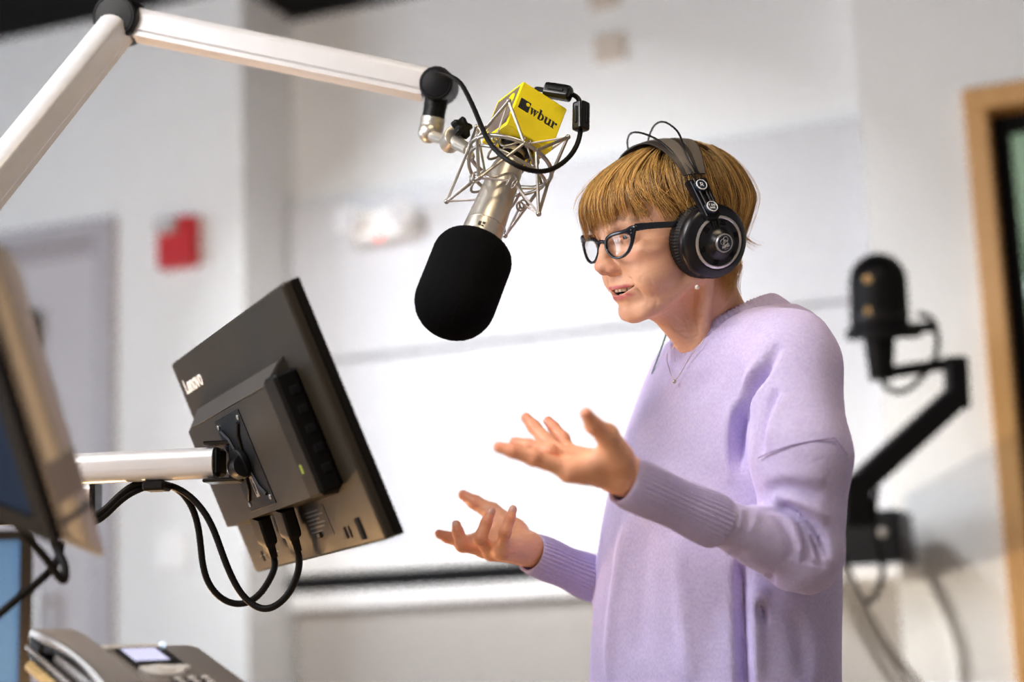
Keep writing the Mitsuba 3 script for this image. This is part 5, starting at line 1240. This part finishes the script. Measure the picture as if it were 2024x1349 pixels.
fFi = [[P(908, 1069, 2.224), P(885, 1063, 2.226), P(868, 1056, 2.226)], [P(914, 1078, 2.180), P(905, 1053, 2.184), P(902, 1038, 2.190)],
       [P(949, 1066, 2.142), P(961, 1035, 2.148), P(971, 1011, 2.154)], [P(998, 1053, 2.130), P(1008, 1026, 2.134), P(1014, 1007, 2.140)]]
fTh = [P(1018, 1052, 2.240), P(972, 1013, 2.258), P(938, 993, 2.264), P(915, 979, 2.266)]
UPV = np.array([0, 0, 1.0])
BODY.append(build_hand(nW0, nW1, nM, nFi, nTh, .0225, [(P(1170, 880, 1.80), P(1190, 885, 1.80), .0012), (P(1180, 862, 1.79), P(1200, 870, 1.80), .0008)], 5, -UPV, UPV))
BODY.append(build_hand(fW0, fW1, fM, fFi, fTh, .0215, [(P(1040, 1058, 2.19), P(1045, 1100, 2.19), .001), (P(1000, 1060, 2.20), P(1030, 1078, 2.20), .0009), (P(1008, 1082, 2.14), P(1020, 1098, 2.16), .0008)], 9, -UPV, UPV))
pr('nail_mat', (.70, .41, .33), .24, spec=.5)
def nail(tip, prev, out, w, l):
    z = unit(tip - prev); o = unit(out - z * (out @ z)); x = np.cross(o, z)
    e = trimesh.creation.icosphere(3, 1.0); e.vertices *= (w, .0021, l); e.vertices[:, 1] -= e.vertices[:, 0] ** 2 / (2.6 * w)
    obj('fingernail', tf(e, frame(tip + o * (w * 1.02) - z * .0020, x, o, z)), 'nail_mat', who, smooth=True)
cam_dir = unit(CAM - fW0)
for k, (w, l, out) in enumerate(((.0044, .0058, cam_dir * .35 - UPV), (.0048, .0062, cam_dir - _R * .25), (.0047, .0062, cam_dir + UPV * .1), (.0042, .0055, cam_dir - _R * .2))):
    nail(fFi[k][2], fFi[k][1], out, w, l)
for k, out in enumerate((-UPV - cam_dir * .1, -UPV, -_R - UPV * .3, -_R - UPV * .3)):
    nail(nFi[k][2], nFi[k][1], out, .0044, .0058)
nail(nTh[3], nTh[2], -_R + cam_dir * .25, .0052, .0066); nail(fTh[3], fTh[2], UPV - cam_dir * .5, .0052, .0066)

# ------------------------------------------------------------------ sweater
FBD = np.array([-math.cos(math.radians(30)), -math.sin(math.radians(30)), 0]); LBD = np.array([math.sin(math.radians(30)), -math.cos(math.radians(30)), 0])
rows = [(640, 1365, 1560, .150), (690, 1312, 1592, .165), (760, 1268, 1615, .172), (830, 1243, 1632, .175), (900, 1224, 1640, .178), (1000, 1197, 1645, .182), (1100, 1182, 1646, .190), (1200, 1175, 1645, .198), (1349, 1168, 1641, .205), (1520, 1164, 1640, .21), (1640, 1166, 1640, .21)]
zc_, cx_, cy_, ra_, rb_ = [], [], [], [], []
for py, xl, xr, b in rows:
    c = P((xl + xr) / 2, py, 2.2); hw = (xr - xl) / 2 * 2.2 / FPX
    zc_.append(c[2]); cx_.append(c[0]); cy_.append(c[1]); rb_.append(b); ra_.append(math.sqrt(max(hw * hw - (.5 * b) ** 2, .004)) / .866)
o_ = np.argsort(zc_); zc_ = np.array(zc_)[o_]
prof_ = [PchipInterpolator(zc_, np.array(a)[o_]) for a in (cx_, cy_, ra_, rb_)]
HEM, TOPZ = zc_[0] + .01, zc_[-1]
nS, nU, nE, nC = P(1570, 726, 2.045), P(1583, 900, 1.995), P(1586, 1092, 1.985), P(1412, 1030, 1.925)
fS, fE, fC = P(1372, 752, 2.355), P(1345, 1195, 2.37), P(1165, 1140, 2.275)
COL_C = P(1428, 643, 2.20); COL_F, COL_B = P(1341, 677, 2.155), P(1516, 607, 2.245)
COL_1 = (COL_F - COL_B) / 2; COL_C = (COL_F + COL_B) / 2; COL_2 = LBD * .070 + UPV * .022; COL_N = unit(np.cross(COL_1, COL_2)); COL_N *= np.sign(COL_N[2])
RINGS_ = [([COL_C + COL_1 * k * math.cos(t) + COL_2 * k * math.sin(t) - COL_N * h for t in np.linspace(0, 2 * np.pi, 21)], r) for k, h, r in ((1.09, .034, .010), (1.19, .056, .013))]
def sweater_sdf(p):
    z = np.clip(p[:, 2], zc_[0], zc_[-1]); x0, y0, a, b = (f(z).astype(np.float32) for f in prof_)
    u = (p[:, 0] - x0) * np.float32(FBD[0]) + (p[:, 1] - y0) * np.float32(FBD[1]); w = (p[:, 0] - x0) * np.float32(LBD[0]) + (p[:, 1] - y0) * np.float32(LBD[1])
    k0 = np.sqrt((u / a) ** 2 + (w / b) ** 2); k1 = np.sqrt((u / a ** 2) ** 2 + (w / b ** 2) ** 2) + 1e-6
    d = np.where(k0 > .15, k0 * (k0 - 1) / k1, -np.minimum(a, b))
    d = smax(d, p[:, 2] - np.float32(TOPZ - .012), .05); d = smax(d, np.float32(HEM) - p[:, 2], .012)
    sh_ = smin(cone(p, P(1468, 692, 2.2), nS, .057, .054), cone(p, P(1440, 692, 2.22), fS, .060, .054), .03)
    d = smin(d, sh_, .045)
    for ring_, r_ in RINGS_:
        rg_ = None
        for a_, b_ in zip(ring_[:-1], ring_[1:]):
            c_ = cone(p, a_, b_, r_, r_); rg_ = c_ if rg_ is None else np.minimum(rg_, c_)
        d = smin(d, rg_, .022)
    arm = smin(cone(p, nS, nU, .055, .058), cone(p, nU, nE, .058, .049), .02)
    arm = smin(arm, cone(p, nE, nC, .047, .0272), .012)
    d = smin(d, arm, .016)
    fa_ = smin(cone(p, fS, fE, .056, .050), cone(p, fE, fC, .046, .0270), .014)
    d = smin(d, fa_, .016)
    q = p - COL_C.astype(np.float32); e1, e2 = COL_1 / (COL_1 @ COL_1), COL_2 / (COL_2 @ COL_2)
    rr = np.sqrt((q @ e1.astype(np.float32)) ** 2 + (q @ e2.astype(np.float32)) ** 2)
    cut = np.maximum(-(q @ COL_N.astype(np.float32)) - .024, (rr - .93) * .075)
    return smax(d, -cut, .008)
pp_ = np.vstack([nE, nC, fC, fS, fE, nU, P(1168, 1349, 2.2), P(1640, 1349, 2.2)])
sw = mesh_sdf(sweater_sdf, [pp_[:, 0].min() - .09, pp_[:, 1].min() - .16, HEM - .03], [pp_[:, 0].max() + .12, pp_[:, 1].max() + .13, TOPZ + .09], .0050)
sv_, sf_ = sw.vertices.copy(), np.array(sw.faces); sn_ = np.array(sw.vertex_normals)
def to_px(p):
    q = (p - CAM) @ CM; return np.c_[CX + FPX * q[:, 0] / q[:, 2], CY + FPX * q[:, 1] / q[:, 2]], q[:, 2]
_px, _dp = to_px(sv_); _front = ((CAM - sv_) * sn_).sum(1) > 0
def on_cloth(pts):
    """the cloth's front surface where the listed features lie"""
    out = []
    for x, y in pts:
        m = np.where((np.abs(_px[:, 0] - x) < 9) & (np.abs(_px[:, 1] - y) < 9) & _front)[0]
        out.append(P(x, y, _dp[m].min() if len(m) else 2.05))
    return np.array(out)
for pts, w, dp in (([(1536, 676), (1496, 745), (1466, 806), (1459, 866), (1466, 985)], .0070, .027), ([(1538, 770), (1511, 815), (1500, 856), (1500, 905)], .0060, .014),
                   ([(1518, 690), (1474, 755), (1443, 825), (1436, 890), (1442, 960)], .010, -.007), ([(1548, 775), (1525, 830), (1518, 880)], .010, -.004),
                   ([(1515, 1006), (1545, 1003), (1580, 1018), (1623, 1058), (1634, 1105)], .0052, .0125), ([(1512, 988), (1549, 984), (1600, 1002), (1638, 1030)], .0070, -.006),
                   ([(1548, 1012), (1570, 1020), (1592, 1058), (1597, 1114)], .0044, .0105), ([(1566, 1010), (1592, 1036), (1614, 1074), (1622, 1122)], .0044, .0105), ([(1530, 1012), (1552, 1036), (1566, 1075), (1566, 1110)], .0050, .0060),
                   ([(1583, 1030), (1604, 1068), (1610, 1110)], .0042, -.0045), ([(1560, 1024), (1578, 1060), (1582, 1105)], .0045, -.0040),
                   ([(1507, 985), (1555, 965), (1620, 985)], .0085, .005), ([(1500, 960), (1560, 940), (1630, 955)], .012, -.004),
                   ([(1462, 1095), (1465, 1150), (1466, 1233), (1471, 1349), (1474, 1430)], .0075, .025), ([(1500, 1150), (1492, 1240), (1490, 1349)], .012, -.010), ([(1522, 1140), (1504, 1233), (1489, 1320)], .0050, .016),
                   ([(1242, 1010), (1222, 1110), (1203, 1233), (1196, 1349)], .013, -.008), ([(1270, 1030), (1262, 1150), (1258, 1300)], .020, .007), ([(1336, 1060), (1350, 1233), (1362, 1349)], .013, -.007), ([(1395, 1080), (1410, 1233), (1415, 1349)], .022, .006),
                   ([(1565, 1180), (1585, 1260), (1590, 1349)], .013, .007), ([(1612, 1180), (1618, 1349)], .008, -.004),
                   ([(1300, 780), (1310, 860), (1300, 930)], .022, .004), ([(1395, 760), (1400, 850), (1395, 930)], .022, -.004), ([(1345, 870), (1360, 930), (1350, 1000)], .020, .004),
                   ([(1445, 990), (1440, 1016), (1436, 1040)], .0042, -.0035), ([(1457, 993), (1450, 1020), (1446, 1045)], .0036, .0035), ([(1471, 997), (1465, 1022), (1460, 1050)], .0042, -.0035), ([(1486, 1000), (1479, 1026), (1474, 1050)], .0036, .0035), ([(1500, 1002), (1493, 1030), (1488, 1052)], .0042, -.0030)):
    sv_ = groove(sv_, sn_, on_cloth(pts), w, dp, 30)
sv_ += sn_ * ((meshkit.fbm(sv_ * 12, 2, 31) - .5) * .004 + (meshkit.fbm(sv_ * 420, 2, 33) - .5) * .0006)[:, None]
def knit(p, n, uv):
    return mikit.noise(p[0] * 900, p[1] * 900, p[2] * 700) * .00025 + mikit.noise(p[0] * 320, p[1] * 320, p[2] * 260) * .00030
def heather(p, n, uv):
    g = mikit.fbm(p[0] * 420, p[1] * 420, p[2] * 300, octaves=2); h = mikit.fbm(p[0] * 40, p[1] * 40, p[2] * 32)
    return mikit.mix((.48, .42, .69), (.60, .54, .80), dr.clip(g * 1.1 - .05 + (h - .5) * .22, 0, 1))
scene['sweater_base'] = {'type': 'principled', 'base_color': mikit.proc(heather), 'roughness': .9, 'specular': .15, 'sheen': .8, 'sheen_tint': .6}
scene['sweater_mat'] = {'type': 'twosided', 'bsdf': {'type': 'bumpmap', 'arbitrary': mikit.proc(knit, 8e-4), 'scale': 1.0, 'bsdf': {'type': 'ref', 'id': 'sweater_base'}}}
swk = obj('sweater', trimesh.Trimesh(sv_, sf_, process=False), 'sweater_mat', who, 'lavender crew neck sweater', smooth=True)
# shoulder seam
pr('seam_mat', (.36, .29, .50), .9, spec=.1)
_px, _dp = to_px(sv_)
for sm_ in ([(1499, 906), (1520, 896), (1544, 887), (1570, 879), (1595, 874), (1625, 869), (1650, 867)], [(1650, 867), (1662, 882), (1674, 900)]):
    obj('seam', tube(smooth_path(on_cloth(sm_), 40), .0009, 6), 'seam_mat', swk, smooth=True)
# ribbed cuffs and collar
def ribbed_tube(A, B, rA, rB, ribs, amp, flat=1.0, up=UPV):
    n, L = ribs * 6, 26; z = unit(B - A); Lh = np.linalg.norm(B - A); f = frame_z(A, z, np.cross(up, z))
    a = np.arange(n) * 2 * np.pi / n; t = np.linspace(0, 1, L)
    prof = np.r_[[(rA * .86, .012), (rA * .93, 0.0), (rA, .002)], [(rA + (rB - rA) * k + .0012 * math.sin(k * 9), k) for k in t[1:]]]
    v = []
    for r, k in prof:
        rr = r + amp * np.sign(np.cos(a * ribs)) * np.abs(np.cos(a * ribs)) ** .6 * (.3 if k > .97 else min(1, k / .05))
        v.append(np.c_[rr * np.cos(a) * flat, rr * np.sin(a), np.full(n, k * Lh)])
    L = len(v); v = np.vstack(v); i, j = np.meshgrid(np.arange(L - 1), np.arange(n), indexing='ij'); k = (j + 1) % n
    q = np.stack([i * n + j, i * n + k, (i + 1) * n + k, (i + 1) * n + j], -1).reshape(-1, 4)
    return tf(trimesh.Trimesh(v, np.vstack([q[:, [0, 1, 2]], q[:, [0, 2, 3]]]), process=False), f)
obj('cuff', ribbed_tube(P(1233, 949, 1.874), P(1420, 1034, 1.927), .0282, .0305, 34, .0011), 'sweater_mat', swk, 'ribbed cuff', smooth=True)
obj('cuff', ribbed_tube(P(1050, 1094, 2.214), P(1180, 1148, 2.28), .0262, .0300, 32, .0011), 'sweater_mat', swk, 'ribbed cuff', smooth=True)
def collar():
    ribs, n = 84, 84 * 6; a = np.arange(n) * 2 * np.pi / n; prof = [(.90, -.016), (.92, -.004), (.95, .000), (.985, -.0015), (1.02, -.006), (1.055, -.012), (1.09, -.0185), (1.11, -.024)]
    v = [COL_C + (np.cos(a) * s)[:, None] * COL_1 + (np.sin(a) * s)[:, None] * COL_2 + COL_N * (h + .0009 * np.sign(np.cos(a * ribs)) * np.abs(np.cos(a * ribs)) ** .6)[:, None] for s, h in prof]
    L = len(v); v = np.vstack(v); i, j = np.meshgrid(np.arange(L - 1), np.arange(n), indexing='ij'); k = (j + 1) % n
    q = np.stack([i * n + j, i * n + k, (i + 1) * n + k, (i + 1) * n + j], -1).reshape(-1, 4)
    t = trimesh.Trimesh(v, np.vstack([q[:, [0, 1, 2]], q[:, [0, 2, 3]]]), process=False)
    return t
obj('collar', collar(), 'sweater_mat', swk, 'ribbed crew neck collar', smooth=True)

# necklace on the sweater
_px, _dp = to_px(sv_)
def lay(pts, lift): return np.array([q + unit(CAM - q) * lift for q in on_cloth(pts)])
ncl = thing('necklace', 'fine silver chain necklace with a small pendant on the sweater', 'necklace')
c1 = lay([(1392, 668), (1385, 680), (1370, 698), (1358, 716), (1345, 738), (1335, 752)], .004); c2 = lay([(1319, 700), (1319, 715), (1323, 730), (1330, 748), (1333, 752)], .004)
chain = np.vstack([c1, c2[::-1]])
obj('chain', tube(smooth_path(chain, 90), .00045, 6), 'steel', ncl, smooth=True)
pd = trimesh.creation.icosphere(3, .0026); pd.apply_translation(lay([(1333, 755)], .006)[0]); obj('pendant', pd, 'steel', ncl, 'small round pendant', smooth=True)
for i in (1, 2, 3):
    b_ = trimesh.creation.icosphere(2, .0011); b_.apply_translation(c1[i + 1]); obj('bead', b_, 'steel', ncl, smooth=True)
# headphone lead: green wire from the far cup down behind the chest
ld = [fromH(headX(1330, 600, -70)), P(1316, 662, 2.23), P(1303, 700, 2.23), P(1292, 730, 2.24), P(1282, 755, 2.27), P(1290, 800, 2.36)]
pr('green_wire', (.01, .14, .075), .35)
obj('lead', tube(smooth_path(ld, 50), .0009, 8), 'green_wire', hp, 'thin green lead', smooth=True)

# ------------------------------------------------------------------ body under the sweater, legs and shoes (below the picture)
hipz = .92; hc_ = np.array([float(prof_[0](1.0)), float(prof_[1](1.0)), 0])
def torso_sdf(p):
    d = cone(p, hc_ + UPV * .95, P(1450, 740, 2.21), .105, .085); 
    d = smin(d, cone(p, P(1450, 720, 2.2), P(1440, 690, 2.2), .07, .054), .04)
    for s in (1, -1):
        h = hc_ + LBD * s * .085 + UPV * .90; k_ = hc_ + LBD * s * .09 + UPV * .48; a_ = hc_ + LBD * s * .09 + UPV * .09 - FBD * .02
        d = smin(d, cone(p, h, k_, .078, .052), .03); d = smin(d, cone(p, k_, a_, .050, .036), .02)
        d = smin(d, cone(p, a_, a_ + FBD * .13 - UPV * .05, .036, .026), .02)
    d = smin(d, smin(cone(p, P(1520, 735, 2.14), nU, .045, .038), cone(p, nU, P(1575, 1085, 1.985), .04, .032), .02), .03)
    d = smin(d, cone(p, P(1575, 1085, 1.985), nW1, .028, .015), .01)
    d = smin(d, smin(cone(p, P(1400, 735, 2.27), fE, .05, .032), cone(p, fE, fW1, .028, .015), .01), .03)
    return d
tb = mesh_sdf(torso_sdf, [hc_[0] - .55, hc_[1] - .45, 0.0], [hc_[0] + .30, hc_[1] + .30, 1.50], .011)
BODY.append((tb.vertices, np.array(tb.faces), skin_colour(tb.vertices * 1000)))
def trouser_sdf(p):
    d = None
    for s in (1, -1):
        h = hc_ + LBD * s * .072 + UPV * .86; k_ = hc_ + LBD * s * .09 + UPV * .48; a_ = hc_ + LBD * s * .09 + UPV * .10 - FBD * .02
        c = smin(cone(p, h, k_, .084, .074), cone(p, k_, a_, .078, .068), .03); d = c if d is None else smin(d, c, .02)
    d = smin(d, cone(p, hc_ + UPV * .90, hc_ + UPV * .93, .108, .10), .05)
    return smax(d, .055 - p[:, 2], .01)
tr = mesh_sdf(trouser_sdf, [hc_[0] - .3, hc_[1] - .3, 0.02], [hc_[0] + .3, hc_[1] + .3, 1.14], .012)
pr('trouser_mat', (.03, .032, .045), .8); obj('trousers', tr, 'trouser_mat', who, 'dark trousers', smooth=True)
for s in (1, -1):
    a_ = hc_ + LBD * s * .09 - FBD * .02
    def shoe_sdf(p): return smax(smin(cone(p, a_ - FBD * .02 + UPV * .05, a_ + FBD * .15 + UPV * .035, .046, .038), cone(p, a_ + UPV * .06, a_ + UPV * .11, .045, .043), .02), -p[:, 2] + .002, .006)
    so = mesh_sdf(shoe_sdf, [*(a_[:2] - .25), -.02], [*(a_[:2] + .25), .19], .009); obj('shoe', so, 'black_plastic', who, 'black shoe', smooth=True)
# ------------------------------------------------------------------ body mesh: head, trunk, arms and hands fused into one skin
def fuse(parts):
    out = None
    for v_, f_, c_ in parts:
        m_ = m3.Manifold(m3.Mesh(vert_properties=np.ascontiguousarray(np.c_[v_, c_], dtype=np.float32), tri_verts=np.ascontiguousarray(f_, dtype=np.uint32)))
        if m_.status() != m3.Error.NoError or m_.volume() <= 0: raise ValueError(f'{m_.status()} {m_.volume()}')
        out = m_ if out is None else out + m_
    g = out.to_mesh(); return np.array(g.vert_properties[:, :3]), np.array(g.tri_verts), np.clip(np.array(g.vert_properties[:, 3:6]), 0, 1)
try:
    bv_, bf_, bc_ = fuse(BODY)
except Exception as e_:
    print('body parts stay unfused:', e_)
    n_ = np.cumsum([0] + [len(b[0]) for b in BODY]); bv_, bf_, bc_ = np.vstack([b[0] for b in BODY]), np.vstack([b[1] + k for b, k in zip(BODY, n_)]), np.vstack([b[2] for b in BODY])
obj('body', trimesh.Trimesh(bv_, bf_, process=False), 'skin_mat', who, smooth=True, color=bc_)
